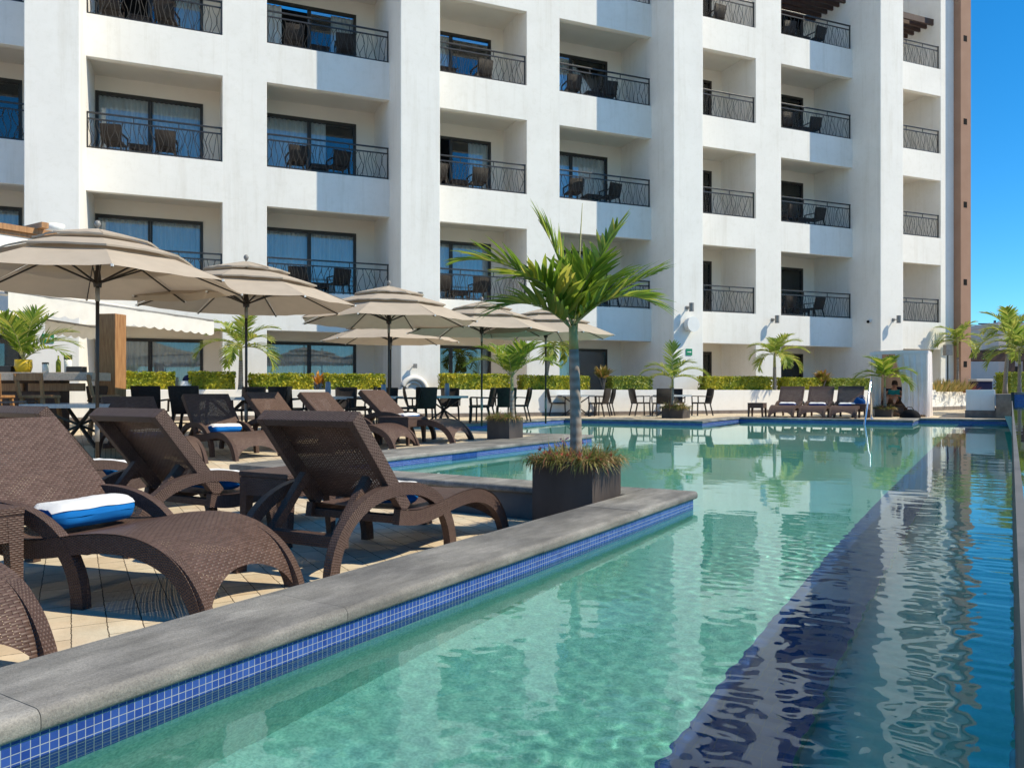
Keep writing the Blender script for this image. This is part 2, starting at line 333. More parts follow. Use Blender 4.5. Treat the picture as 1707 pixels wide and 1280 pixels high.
# ---------------------------------------------------------------- ground, decks, pool   (objects in the pool frame: local x = t, y = s)
PR = -POOL
def structure(o): o['kind'] = 'structure'; return o
g = MB(); B_ = 900
for (x0, x1, y0, y1) in ((-B_, B_, 25.6, B_), (-B_, B_, -B_, -1.5), (-B_, -10.6, -1.5, 25.6), (5.6, B_, -1.5, 25.6)):
    g.add([(x0, y0, -.05), (x1, y0, -.05), (x1, y1, -.05), (x0, y1, -.05)], [(0, 1, 2, 3)])
structure(g.build('ground', M['ground'], rot=PR))
# paved deck: near terrace, lounger terrace that climbs, far terrace
d = MB()
def deck(t0, t1, s0, s1, n):
    for i in range(n):
        a = s0+(s1-s0)*i/n; b = s0+(s1-s0)*(i+1)/n
        d.hexa([(t0, a, -.3), (t1, a, -.3), (t1, b, -.3), (t0, b, -.3)], [(t0, a, deck_z(a)), (t1, a, deck_z(a)), (t1, b, deck_z(b)), (t0, b, deck_z(b))])
deck(-30, -2.26, -9, 5.24, 1); deck(-30, -6.5, 5.24, 12.0, 12); deck(-30, -10.75, 12.0, 19.9, 1); deck(-30, -6.8, 19.9, 23.1, 1); deck(-30, -2.3, 23.1, 25.05, 1); deck(-30, 18, 25.05, 48, 1)
structure(d.build('deck', M['paver'], rot=PR))
d = MB(); d.box(-30, -10.7, -4, 11.96, .02, .25); structure(d.build('dining_terrace', M['paver'], rot=PR))
# pool shell
TILE_T, TILE_B, FLOOR, TOP = .205, .035, -.62, .204
TL = lambda y: .006+.0142*y
edge = [(TL(-1.2), -1.2), (-1.91, -1.2), (-1.91, 5.62), (-5.9, 5.62), (-5.9, 12.1), (-10.3, 12.1), (-10.3, 19.4), (-6.35, 19.4), (-6.35, 22.75), (-1.85, 22.75), (-1.85, 24.65), (TL(24.65), 24.65)]
wl = MB(); tl = MB()
def inner(a, b, off, z0, z1, m):
    n = Vector((b[1]-a[1], -(b[0]-a[0]))).normalized()    # towards the water for this winding
    p = (a[0]+n.x*off, a[1]+n.y*off); q = (b[0]+n.x*off, b[1]+n.y*off); L = math.hypot(b[0]-a[0], b[1]-a[1])
    m.add([(*p, z0), (*q, z0), (*q, z1), (*p, z1)], [(0, 1, 2, 3)], [[(0, z0), (L, z0), (L, z1), (0, z1)]])
for a, b in zip(edge, edge[1:]):
    inner(a, b, 0, FLOOR-.7, TOP, wl)
    if a == (-5.9, 5.62):
        for y0, y1 in ((5.62, 8.05), (8.62, 12.1)): inner((-5.9, y0), (-5.9, y1), .004, TILE_B, TILE_T, tl)
        ng = MB(); inner((-5.9, 8.05), (-5.9, 8.62), .003, -.14, TILE_T, ng); structure(ng.build('pool_niche_dark_panel', M['navytile'], rot=PR))  # flat navy panel, its colour standing for the shade inside the opening
        continue
    inner(a, b, .004, TILE_B, TILE_T, tl)
o = structure(wl.build('pool_wall', M['plaster'], rot=PR)); o.cycles.is_caustics_receiver = True
o = structure(tl.build('pool_tile_band', M['mosaic'], rot=PR)); o.cycles.is_caustics_receiver = True
fl = MB()
def quad(m, x0, x1, y0, y1, z0, z1): m.add([(x0, y0, z0), (x1, y0, z1), (x1, y1, z1), (x0, y1, z0)], [(0, 1, 2, 3)])
quad(fl, -1.95, -.86, -1.2, 24.7, -.42, -.52)
quad(fl, -5.95, -1.95, 5.6, 24.7, -.42, -.42); quad(fl, -10.4, -5.95, 12.0, 19.5, -.42, -.42)
fl.box(-5.92, -5.25, 5.6, 12.12, -.5, -.14); fl.box(-10.32, -6.3, 18.85, 19.42, -.5, -.16)
o = structure(fl.build('pool_floor', M['plaster'], rot=PR)); o.cycles.is_caustics_receiver = True
fl = MB(); quad(fl, -.86, -.52, -1.2, 24.7, -.52, -.54)
o = structure(fl.build('pool_floor_lane_stripe', M['navytile'], rot=PR)); o.cycles.is_caustics_receiver = True
fl = MB(); quad(fl, -.5201, .45, -1.2, 24.7, -.64, -.66); fl.add([(-.52, -1.2, -1.3), (-.52, 24.7, -1.3), (-.52, 24.7, -.54), (-.52, -1.2, -.54)], [(0, 1, 2, 3)])
o = structure(fl.build('pool_channel_floor', M['deepplaster'], rot=PR)); o.cycles.is_caustics_receiver = True
# water: real ripples in the surface, a slow swell, a short chop and a fine shimmer
import numpy as np
rw = random.Random(5)
def spectrum(n, k0, k1, slope, mean, spread):
    out = []
    for _ in range(n):
        k_ = k0*(k1/k0)**rw.random(); a = rw.gauss(mean, spread); out.append((cos(a)*k_, sin(a)*k_, rw.uniform(0, 6.28), slope/k_*rw.uniform(.6, 1.3)))
    return out
SWELL = spectrum(9, 1.2, 5, .0016, 1.4, .5); CHOP = spectrum(42, 13, 74, .0024, 1.65, .85); FINE = spectrum(40, 42, 105, .0056, 1.2, .8)
def waves(x, y, spec):
    h = np.zeros_like(x)
    for kx, ky, p, a in spec: h += a*np.sin(kx*x+ky*y+p)
    return h
WZ = .14
wm = MB()
def smoothstep(a, b, v): t = np.clip((v-a)/(b-a), 0, 1); return t*t*(3-2*t)
def surface(x, y):
    patchy = .5+.5*np.sin(1.9*x+.8*y+1.2)*np.sin(.85*y-1.1*x+.4)+.25*np.sin(3.3*x-1.7*y)
    right = smoothstep(-.8, -.1, x); left = smoothstep(-1.95, -.9, x)
    far = 1/(1+np.maximum(0, y-6)*.14)
    gust = np.clip(.25+.65*patchy, .1, 1.1)
    chop = (.28+.35*left*gust+(.42+.25*gust)*right)*far
    fine = (.10+.75*left*gust+.50*smoothstep(-.45, .0, x)*(.5+.5*gust))*smoothstep(9, 4.5, y)
    return waves(x, y, SWELL)*far+chop*waves(x, y, CHOP)+fine*waves(x, y, FINE)
def patch(x0, x1, y0, y1, dx, dy, z=WZ, fn=surface, dest=None):
    nx, ny = max(2, int((x1-x0)/dx)), max(2, int((y1-y0)/dy)); X, Y = np.meshgrid(np.linspace(x0, x1, nx+1), np.linspace(y0, y1, ny+1)); Z = z+fn(X, Y)
    if dest: X = X+.0142*Y
    else: X = np.where(X > -.02, X+.0142*Y+.012, X)
    m = dest or wm; b = len(m.v); m.v += list(zip(X.ravel().tolist(), Y.ravel().tolist(), Z.ravel().tolist()))
    fs = [(b+j*(nx+1)+i, b+j*(nx+1)+i+1, b+(j+1)*(nx+1)+i+1, b+(j+1)*(nx+1)+i) for j in range(ny) for i in range(nx)]
    m.f += fs; m.uv += [None]*len(fs); m.mi += [0]*len(fs)
patch(-1.93, .02, .6, 5.6, .0095, .0095); patch(-1.93, .02, -1.1, .6, .05, .05); patch(-5.92, .02, 5.6, 12.1, .036, .036); patch(-10.32, .02, 12.1, 24.68, .09, .08)
def plain_water(name, m):
    me = bpy.data.meshes.new(name); me.from_pydata(m.v, [], m.f); me.materials.append(M['water']); me.shade_smooth(); o = bpy.data.objects.new(name, me); C.objects.link(o); o.rotation_euler = (0, 0, PR); return structure(o)
o = plain_water('pool_water', wm); o.cycles.is_caustics_caster = True
# coping slabs, each run broken into stones with open joints
def coping(name, t0, t1, s0, s1, along, n, z1=.26, th=.056, ends=None):
    m = MB(); jr = random.Random(int((t0+50)*100+s0*10))
    L0, L1 = (s0, s1) if along == 's' else (t0, t1); cuts = [L0]+[L0+(L1-L0)*(i+jr.uniform(-.12, .12))/n for i in range(1, n)]+[L1]
    for a, b in zip(cuts, cuts[1:]):
        dz = jr.uniform(-.0015, .0015)
        c0, c1 = (t0, t1) if along == 's' else (s0, s1); pr = []; rb = .024
        for (cx_, cz_, a0) in ((c1-rb, z1-rb, 0), (c0+rb, z1-rb, 90), (c0+.018, z1-th+.018, 180), (c1-.018, z1-th+.018, 270)):
            r_ = rb if cz_ == z1-rb else .018
            for q in range(6): an = R(a0+18*q); pr.append((cx_+r_*cos(an), cz_+r_*sin(an)+dz))
        g_ = .0009
        if along == 's': m.prism([(x, a+g_, z) for x, z in pr], (0, b-a-2*g_, 0))
        else: m.prism([(a+g_, x, z) for x, z in pr], (b-a-2*g_, 0, 0))
    if along == 's': m.box(t0+.02, t1-.02, s0+.004, s1-.004, z1-th+.004, z1-.0045)
    else: m.box(t0+.004, t1-.004, s0+.02, s1-.02, z1-th+.004, z1-.0045)
    o = m.build(name, M['coping'], rot=PR)
    bm = bmesh.new(); bm.from_mesh(o.data); bmesh.ops.recalc_face_normals(bm, faces=bm.faces); bm.to_mesh(o.data); bm.free()
    return structure(smooth_by_angle(o, 35))
coping('pool_coping', -2.29, -1.885, -1.6, 5.66, 's', 6)
coping('pool_coping', -5.86, -2.293, 5.25, 5.66, 't', 4)
coping('pool_coping', -6.66, -5.875, 5.25, 12.13, 's', 6)
coping('pool_coping', -10.25, -6.663, 11.62, 12.13, 't', 4)
coping('pool_coping', -10.74, -10.275, 11.62, 19.83, 's', 7)
coping('pool_coping', -10.27, -6.325, 19.375, 19.86, 't', 4)
coping('pool_coping', -6.80, -6.325, 19.865, 23.15, 's', 3)
coping('pool_coping', -6.32, -1.825, 22.725, 23.18, 't', 4)
coping('pool_coping', -2.28, -1.825, 23.185, 25.1, 's', 2)
coping('pool_coping', -1.82, .329, 24.625, 25.1, 't', 2)
# masonry under the copings that shows from the deck side
m = MB(); m.box(-2.255, -1.914, -1.6, 5.28, -.3, .203); m.box(-5.86, -2.26, 5.29, 5.618, -.3, .203); m.box(-6.62, -5.904, 5.30, 8.04, -.3, .203); m.box(-6.62, -5.904, 8.63, 12.09, -.3, .203)
structure(m.build('pool_surround_wall', M['greywall'], rot=PR))
# raised overflow pool to the right
m = MB()
def slant(x0, x1, z0, z1): P_ = [(TL(-1.6)+x0, -1.6), (TL(-1.6)+x1, -1.6), (TL(24.645)+x1, 24.645), (TL(24.645)+x0, 24.645)]; m.hexa([(*p, z0) for p in P_], [(*p, z1) for p in P_])
slant(.002, .018, -1.3, .760); slant(.0181, .30, -1.3, .70); structure(m.build('overflow_pool_wall', M['greywall'], rot=PR))
m = MB(); quad(m, .2, 5.6, -1.6, 24.65, .35, .35); m.box(.421, 5.8, 24.65, 25.2, .2, .93); m.box(5.5, 5.8, -1.6, 24.65, .2, .80); m.box(.0, 5.8, -1.9, -1.6, .2, .755); structure(m.build('overflow_pool_floor', M['plaster'], rot=PR))
m = MB(); m.add([(.42, 24.646, .5), (5.5, 24.646, .5), (5.5, 24.646, .93), (.42, 24.646, .93)], [(0, 1, 2, 3)]); structure(m.build('overflow_pool_tile', M['mosaic'], rot=PR))
m = MB(); m.box(.43, 5.9, 24.60, 25.25, .935, .985); structure(m.build('overflow_pool_coping', M['coping'], rot=PR, bevel=.015))
m = MB(); m.box(.345, .42, 24.60, 24.9, .2, .985); structure(m.build('overflow_pool_end_pier', M['planterstone'], rot=PR))
m = MB(); patch(.0195, 5.1, -1.55, 24.64, .1, .1, .752, lambda x, y: .5*waves(x, y, CHOP)/(1+np.maximum(0, y-6)*.14), m); plain_water('overflow_pool_water', m)

# ---------------------------------------------------------------- hotel   (objects in the hotel frame: local x = u along the front, y = w depth)
H0, FH, PH = 4.06, 3.75, 1.2          # first parapet top, storey height, parapet height
WF, WB, WD = 23.2, 24.64, 26.8        # planes of pillars, parapets, door walls
BAY = 9.85
hotel = tag(thing('hotel_building', 'white five storey hotel with deep balconies, black railings and tall square pillars', 'hotel', (0, 0, 0), FAC), cat='hotel')
PIL = [(-3.84+BAY*i, -2.59+BAY*i) for i in range(-1, 4)]
for c0, c1 in PIL:
    m = MB(); m.box(c0, c1, WF, WD+.6, -.2, 22.5); m.build('pillar', M['stucco'], hotel, bevel=.02, seg=2)
OPEN = []                              # (bay name, u0, u1, door u0, door u1, levels)
for b in range(-1, 3):
    x0 = PIL[b+1][1]; x1 = PIL[b+2][0]
    pier0, pier1 = x0+3.57, x0+4.83
    m = MB(); m.box(pier0, pier1, WB+.001, WD+.3, -.2, 21.2); m.build('pier', M['stucco'], hotel, bevel=.012)
    if b >= 0: OPEN.append((x0, pier0, x0+.02, x0+3.07, b*2+1))
    OPEN.append((pier1, x1, pier1+.0, x0+7.96, b*2+2))
x0 = PIL[4][1]; OPEN.append((x0, 30.91, x0+.02, x0+2.75, 7))
m = MB(); m.box(30.91, 31.735, WB-.003, WD+6, -.2, 22.5); m.build('end_wall', M['stucco'], hotel, bevel=.012)
tw = MB(); tw.box(31.74, 32.39, 24.3, 36, -.2, 24); tower = tw.build('stair_tower', M['taupe'], hotel, bevel=.012)
for z in (2.1, 5.75, 9.2, 12.9, 16.6):
    m = MB(); m.box(31.92, 32.13, 24.292, 24.4, z, z+.26); m.build('vent_shade_block', M['dark'], tower)  # dark blocks on the wall face, painted as the shade in the vents
for lv in range(-1, 5):                # floor slabs and soffits
    top = H0+FH*lv; m = MB()
    if lv < 4:
        for (a, b, *_r) in OPEN:
            if lv >= 0: m.box(a-.02, b+.02, WB+.22, WD+.25, top-.92, top+.0)
            else: m.box(a-.02, b+.02, WB-.3, WD+.25, -.2, .30)
        m.build('balcony_floor', M['cream'], hotel)
for (a, b, da, db, col) in OPEN:
    for lv in range(0, 6):
        top = H0+FH*lv
        if lv == 5 and col not in (6, 7): continue
        if lv == 5: top = H0+FH*4+2.05+PH-.05; 
        if lv == 4 and col in (6, 7): continue
        m = MB(); m.box(a-.01, b+.01, WB, WB+.22, top-PH, top); m.build('parapet', M['stucco'], hotel, bevel=.012)
    # door wall with its opening, one per storey; door leaves, glass, curtain
    for lv in range(-1, 4):
        z0 = H0+FH*lv if lv >= 0 else .30; dh = 2.36; zt = H0+FH*(lv+1)-.92
        if lv == 3: zt += 1.4
        m = MB(); wz = [(a-.01, da, z0, zt), (db, b+.01, z0, zt), (da, db, z0+dh, zt)]
        for (p, q, r_, s_) in wz:
            if q-p > .015: m.box(p, q, WD, WD+.2, r_, s_)
        m.build('back_wall', M['cream'], hotel)
        rr = random.Random(col*10+lv); fr = MB(); fw = .09; mid = da+(db-da)*.5
        fr.box(da, db, WD-.03, WD+.07, z0+dh-.1, z0+dh); fr.box(da, db, WD-.03, WD+.07, z0, z0+.06)
        for xx in (da, db-fw): fr.box(xx, xx+fw, WD-.028, WD+.068, z0+.06, z0+dh-.1)
        fr.box(mid-.07, mid, WD-.02, WD+.06, z0+.06, z0+dh-.1); fr.box(mid+.005, mid+.06, WD+.02, WD+.1, z0+.06, z0+dh-.1)
        door = fr.build('sliding_door', M['bronze'], hotel)
        opened = (col, lv) in ((3, 1), (2, 2), (1, 2))
        pn = MB()
        if not opened: pn.box(da+fw, mid-.07, WD+.02, WD+.026, z0+.06, z0+dh-.1)
        pn.box(mid+.06, db-fw, WD+.03, WD+.036, z0+.06, z0+dh-.1); pn.build('pane', M['pane'], door)
        spans = [(da, db)] if not opened else [(da, da+.22*(db-da)), (da+.74*(db-da), db)]
        if not opened and rr.random() < .3: q_ = da+(db-da)*rr.uniform(.42, .8); spans = [(da, q_)]
        if (col, lv) in ((3, -1), (5, 2)): spans = [(da, da+.15*(db-da)), (da+.85*(db-da), db)]
        for (p, q) in spans:
            ph = rr.uniform(0, 6); nf = rr.uniform(38, 46); cu = MB()
            cu.grid(lambda i, j: (p+(q-p)*i, WD+.22+.045*sin((p+(q-p)*i)*nf+ph+.6*sin(5*i))*(1-.25*j), z0+.04+(dh-.1)*j), max(8, int((q-p)*40)), 1)
            cu.build('curtain', M['curtain'], door, smooth=True)
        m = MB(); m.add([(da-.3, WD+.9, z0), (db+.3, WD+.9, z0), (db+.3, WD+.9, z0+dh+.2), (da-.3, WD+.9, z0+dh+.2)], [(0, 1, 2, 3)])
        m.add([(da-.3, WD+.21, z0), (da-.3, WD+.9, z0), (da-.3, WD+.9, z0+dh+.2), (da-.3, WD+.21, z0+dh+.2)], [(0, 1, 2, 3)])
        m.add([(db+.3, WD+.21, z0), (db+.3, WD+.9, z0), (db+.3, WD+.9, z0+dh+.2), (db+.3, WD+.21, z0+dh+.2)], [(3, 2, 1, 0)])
        m.build('dark_room_backing', M['dark'], door)  # near-black sheets put the darkness of the unlit room into the colour
        # railing with hand-bent bars
        if lv >= 0:
            rz = z0; m = MB(); y_ = WB+.11
            m.box(a+.01, b-.01, y_-.014, y_+.014, rz+.04, rz+.075); m.box(a+.01, b-.01, y_-.014, y_+.014, rz+.83, rz+.87)
            for xx in (a+.02, b-.03): m.box(xx-.018, xx+.018, y_-.018, y_+.018, rz, rz+1.03)
            nb = int((b-a)/.098); ps = int((b-a)/1.3)
            for q in range(1, ps+1): xx = a+(b-a)*q/(ps+1); m.box(xx-.012, xx+.012, y_-.012, y_+.012, rz+.87, rz+1.0)
            x_ = a+.08
            while x_ < b-.1:
                kind = rr.random(); amp = rr.uniform(.03, .085)*rr.choice((-1, 1)); pts = []
                for j, hgt in enumerate((.06, .2, .36, .52, .68, .84)):
                    off = amp*sin(j*1.26+kind*6) if kind < .8 else amp*(j/2.5-1)
                    pts.append((min(b-.04, max(a+.04, x_+off)), y_, rz+hgt))
                m.tube(pts, .0085, 4, False); x_ += rr.uniform(.055, .125)
            rail = m.build('balcony_railing', M['iron'], hotel)
            m = MB(); m.box(a+.005, b-.005, y_-.026, y_+.026, rz+1.0, rz+1.045); m.build('handrail', M['iron'], rail, bevel=.006)
# timber slats over the roof-level balconies
for (a, b, da, db, col) in OPEN:
    if col in (6, 7):
        for i in range(7):
            yy = WB+.35+i*.34; m = MB(); m.box(a, b, yy, yy+.09, 17.42, 17.68); m.build('roof_slat', M['darkwood'], hotel)
# ground-floor planter wall in front of the hotel
pl = MB(); pl.box(-16, 26.2, 21.9, 22.06, .36, 1.06); planter = tag(pl.build('planter_wall', M['stucco'], rot=FAC, bevel=.012), 'long low white wall holding the golden hedges in front of the hotel', 'wall')
m = MB(); m.box(-16, 26.2, 21.88, 22.08, .0, .358); m.build('stone_base', M['stonebase'], planter)
m = MB(); m.box(-16, 26.1, 22.06, 23.19, .0, .98); m.build('soil', M['soil'], planter)
pa, pb = Vector((16.4, 30.6, 0)), Vector((19.75, 33.75, 0)); dv = (pb-pa).normalized(); nv = Vector((-dv.y, dv.x, 0))
m = MB(); lo = [pa, pb, pb+nv*.16, pa+nv*.16]; m.hexa([p+Vector((0, 0, .40)) for p in lo], [p+Vector((0, 0, 1.07)) for p in lo])
pw2 = tag(m.build('planter_wall', M['stucco']), 'short white planter wall by the brown stair tower, holding yellow strap-leaved plants', 'wall')
lo = [pa-nv*.02, pb-nv*.02, pb+nv*.18, pa+nv*.18]; m = MB(); m.hexa([p+Vector((0, 0, .1)) for p in lo], [p+Vector((0, 0, .398)) for p in lo]); m.build('stone_base', M['stonebase'], pw2)
m = MB(); m.box(-.74, -.02, 26.2, 31, .46, 1.06); blk = tag(m.build('garden_wall', M['stucco'], rot=PR, bevel=.012), 'thick white wall block on a dark stone base at the far end of the raised pool', 'wall')
m = MB(); m.box(-.76, .0, 26.18, 31.02, .0, .458); m.build('stone_base', M['stonebase'], blk)

# ---------------------------------------------------------------- sun loungers, side tables, towels
LW = .36
def lounger(label, s, t, phi, rec, zb, group):
    """foot end centre at (s,t) of the pool frame, heading phi (0 = straight across the pool), back reclined to rec degrees"""
    f = W(s, t); rz = phi-POOL; h = Vector((cos(rz), sin(rz), 0)); c = f-h*.935
    T = thing('sun_lounger', label, 'sun lounger', (c.x, c.y, zb), rz, group)
    ox = -.935
    arch = [(ox+.585-.555*cos(a)*(abs(cos(a))**-.12 if abs(cos(a)) > .02 else 1), .44*abs(sin(a))**.92) for a in [pi*i/26 for i in range(27)]]
    arch = [(x, max(z, .0)) for x, z in arch]
    wave = [(p.x+ox, p.y) for p in spline([(x, z, 0) for x, z in ((.58, .325), (.75, .300), (.95, .312), (1.15, .343), (1.34, .357), (1.50, .342), (1.64, .292), (1.74, .215), (1.81, .11), (1.845, .004))], 5)]
    for sgn in (-1, 1):
        y0, y1 = sorted((sgn*LW, sgn*(LW-.05)))
        m = MB(); m.ribbon(arch, .072, y0, y1); smooth_by_angle(m.build('arched_leg', M['ribresin'], T), 50)
        m = MB(); m.ribbon([(x, z-.045) for x, z in wave], .088, y0+.001, y1-.001); smooth_by_angle(m.build('side_rail', M['ribresin'], T), 50)
    # woven seat, flowing down to the ground at the foot end
    WVp = [Vector((x, z)) for x, z in wave]; Ls = [0]
    for a, b in zip(WVp, WVp[1:]): Ls.append(Ls[-1]+(b-a).length)
    def sp(i, j):
        q = min(len(WVp)-1, i*(len(WVp)-1)); k = min(len(WVp)-2, int(q)); p = WVp[k].lerp(WVp[k+1], q-k)
        y = (j-.5)*2*(LW+.004); sag = .012*(1-(2*j-1)**2)
        return (p.x, y, p.y+.004-sag*min(1, max(0, (1.70+ox-p.x)*4)))
    def spl(i): q = min(len(Ls)-1, i*(len(Ls)-1)); k = min(len(Ls)-2, int(q)); return Ls[k]+(Ls[k+1]-Ls[k])*(q-k)
    def iend(j):
        zc = .17*max(0, 1-((2*j-1)/.84)**2)**.6+.004; lo, hi = .5, 1.0
        for _ in range(14):
            md = (lo+hi)/2
            if sp(md, j)[2] > zc: lo = md
            else: hi = md
        return lo
    IE = [iend(j/32) for j in range(33)]
    def ie(j): return IE[min(32, int(round(j*32)))]
    m = MB(); m.grid(lambda i, j: sp(i*ie(j), j), 56, 32, lambda i, j: ((j-.5)*.72, spl(i*ie(j))))
    so_ = m.build('seat', M['wicker'], T, smooth=True)
    m = MB(); m.box(ox+.14, ox+.20, -LW+.05, LW-.05, .165, .235); m.box(ox+.60, ox+.65, -LW+.05, LW-.05, .235, .285); m.box(ox+1.10, ox+1.15, -LW+.05, LW-.05, .24, .29)
    m.build('crossbar', M['ribresin'], T, bevel=.008)
    # backrest hinged at the seat
    hx, hz = ox+.66, .318; ca_, sa_ = cos(R(rec)), sin(R(rec))
    def bp(l, y, n=0): return (hx-l*ca_+n*sa_, y, hz+l*sa_+n*ca_)
    BL = .715; fw = .05
    m = MB()
    for sgn in (-1, 1):
        y = sgn*(LW-fw/2-.004); m.bar(bp(0, y), bp(BL, y), fw, .085, up=(sa_, 0, ca_))
    m.bar(bp(BL-fw/2, -LW+fw+.003), bp(BL-fw/2, LW-fw-.003), .084, fw, up=(-ca_, 0, sa_))
    fr = m.build('back_frame', M['ribresin'], T, bevel=.007)
    m = MB(); m.grid(lambda i, j: bp(BL*i*.985+.004, (j-.5)*2*(LW-.012), .047-.01*(1-(2*j-1)**2)*(1-abs(2*i-1))), 10, 10, lambda i, j: ((j-.5)*.72, i*BL))
    m.build('backrest', M['wicker'], T, smooth=True)
    for sgn in (-1, 1):
        m = MB(); y = sgn*.235; m.bar(bp(BL*.40, y, -.045), (ox+.17, y, .20), .05, .055); m.build('support_strut', M['ribresin'], T, bevel=.006)
    return T
def side_table(label, s, t, phi, zb, h=.475, w_=.45, group='wicker side tables'):
    p = W(s, t); T = thing('side_table', label, 'side table', (p.x, p.y, zb), phi-POOL, group); a = w_/2
    m = MB(); m.box(-a, a, -a, a, h-.035, h); m.build('table_top', M['wickersolid'], T, bevel=.008)
    m = MB(); i = a-.018
    for b in ((-i, i, -i-.012, -i), (-i, i, i, i+.012), (-i-.012, -i, -i, i), (i, i+.012, -i, i)): m.box(*b, h-.155, h-.036)
    m.build('apron', M['wickersolid'], T)
    for sx in (-1, 1):
        for sy in (-1, 1):
            m = MB(); x = sx*(a-.04); y = sy*(a-.04); q = .036; r_ = .02
            m.hexa([(x-r_+sx*.014, y-r_+sy*.014, 0), (x+r_+sx*.014, y-r_+sy*.014, 0), (x+r_+sx*.014, y+r_+sy*.014, 0), (x-r_+sx*.014, y+r_+sy*.014, 0)], [(x-q, y-q, h-.04), (x+q, y-q, h-.04), (x+q, y+q, h-.04), (x-q, y+q, h-.04)])
            m.build('leg', M['wickersolid'], T)
    return T
def rolled_towel(label, s, t, phi, u, zb, z=.315, v=0, L=.44, blue='towelblue', group='rolled pool towels', yaw=0):
    f = W(s, t); rz = phi-POOL; h = Vector((cos(rz), sin(rz), 0)); l = Vector((-h.y, h.x, 0)); c = f+h*(u-1.87)+l*v
    T = thing('rolled_towel', label, 'towel', (c.x, c.y, zb+z), rz+yaw, group)
    rx, rzz = .118, .066; jr = random.Random(int(s*100))
    def sec(a, k): e = .8; return (rx*k*(abs(cos(a))**e)*(1 if cos(a) > 0 else -1), rzz*k*(abs(sin(a))**e)*(1 if sin(a) > 0 else -1)+rzz)
    def pt(i, j, a0, a1, k):
        a = a0+(a1-a0)*i; y = (j-.5)*L; en = 1-.35*max(0, abs(2*j-1)-.86)/.14; x, zz = sec(a, k*en); wv = .010*noise.noise(Vector((a*1.3, y*9, s)))+.005*noise.noise(Vector((a*4, y*26, s)))
        return (x*(1+wv*7), y+.006*sin(a*3)*(1 if j > .9 else -1 if j < .1 else 0), zz*(1+wv*4)+wv*.4)
    m = MB(); m.grid(lambda i, j: pt(i, j, 0, 2*pi, 1), 28, 16)
    for jj in (0, 1):   # spiral of the rolled end
        y = (jj-.5)*L*(.985); ring = [pt(i/28, jj, 0, 2*pi, 1) for i in range(28)]
        m.add(ring+[(0, y*1.01, rzz)], [((i, (i+1) % 28, 28) if jj else ((i+1) % 28, i, 28)) for i in range(28)])
    m.build('towel_roll', M[blue], T, smooth=True)
    m = MB(); m.grid(lambda i, j: pt(i, j, R(24), R(172), 1.05+.006*sin(9*j)), 16, 14); m.grid(lambda i, j: pt(1-i, j, R(24), R(172), 1.0), 16, 14); m.build('white_face', M['towelwhite'], T, smooth=True)
    return T
LG = 'brown woven loungers beside the pool'
D_ = R
lounger('brown woven lounger nearest the grey coping, seen from behind its raised back', 4.73, -3.33, D_(93), 50.5, 0, LG)
lounger('brown woven lounger seen from behind, between two side tables, with a perforated dark back', 4.62, -4.80, D_(91), 50.5, 0, LG)
lounger('brown woven lounger seen from behind, half hidden by the big lounger at the picture edge', 4.66, -6.20, D_(90), 50.5, 0, LG)
lounger('large brown woven lounger with its full seat and a blue and white towel in view', 2.50, -2.95, D_(13), 45.5, 0, LG)
lounger('brown lounger of which only the curved foot end shows at the coping', 1.17, -2.84, D_(4), 47, 0, LG)
RL = [(6.25, -8.85, -10, 50), (7.25, -8.55, -12, 49), (8.45, -8.05, 6, 46), (9.05, -7.45, 8, 43), (10.1, -7.15, 9, 42)]
RN = ['woven lounger in the slanting row, the one nearest the tall wooden post', 'woven lounger in the slanting row whose blue and white towel shows whole', 'woven lounger in the slanting row, the middle one of the five', 'woven lounger in the slanting row beside the low table, second from the planter box', 'woven lounger in the slanting row, the last one before the planter box with the palm']
for (s, t, ph, rc), nm in zip(RL, RN): lounger(nm, s, t, D_(ph), rc, deck_z(s), 'brown woven loungers in the slanting row')
for i, (t, nm) in enumerate(((-5.33, 'distant lounger under the white wall, the one beside the small dark table'), (-4.48, 'distant lounger under the white wall, the middle one of three'), (-3.65, 'distant lounger under the white wall, the one nearest the white cabana'))):
    lounger(nm, 23.42, t, D_(-90), 54, .25, 'three loungers under the white wall')
    rolled_towel(['navy and white rolled towel on the distant lounger beside the small table', 'navy and white rolled towel on the middle distant lounger', 'navy and white rolled towel on the distant lounger nearest the cabana'][i], 23.42, t, D_(-90), .95, .25, .30, 0, .46, 'towelnavy', 'towels on the distant loungers')
side_table('square woven side table between the two loungers seen from behind', 3.68, -4.06, D_(92), 0)
side_table('square woven side table at the left picture edge in front of the large lounger', 1.63, -4.0, D_(2), 0)
side_table('low woven side table between the last two loungers of the slanting row', 9.6, -8.0, D_(8), deck_z(9.3), .44, .55)
side_table('small dark side table at the end of the three distant loungers', 23.75, -6.08, D_(0), .25, .42, .46)
TG = 'blue and white rolled towels on the loungers'
rolled_towel('blue and white rolled towel on the large lounger, the biggest one', 2.50, -2.95, D_(13), .80, 0, .315, -.0, .46, group=TG, yaw=R(-6))
rolled_towel('white topped towel peeking past the back of the lounger at the coping', 4.73, -3.33, D_(93), .84, 0, .315, -.05, .42, group=TG)
rolled_towel('white topped towel peeking past the back of the lounger between the side tables', 4.62, -4.80, D_(91), .84, 0, .315, -.05, .42, group=TG)
rolled_towel('white topped towel peeking past the lounger back at the picture edge', 4.66, -6.20, D_(90), .86, 0, .315, -.02, .46, group=TG)
TN = ['rolled towel on the slanting-row lounger nearest the wooden post', 'towel shown whole on a seat of the slanting row', 'rolled towel on the middle lounger of the slanting row', 'rolled towel on the slanting-row lounger next to the low table', 'rolled towel beyond the low table on the last slanting lounger']
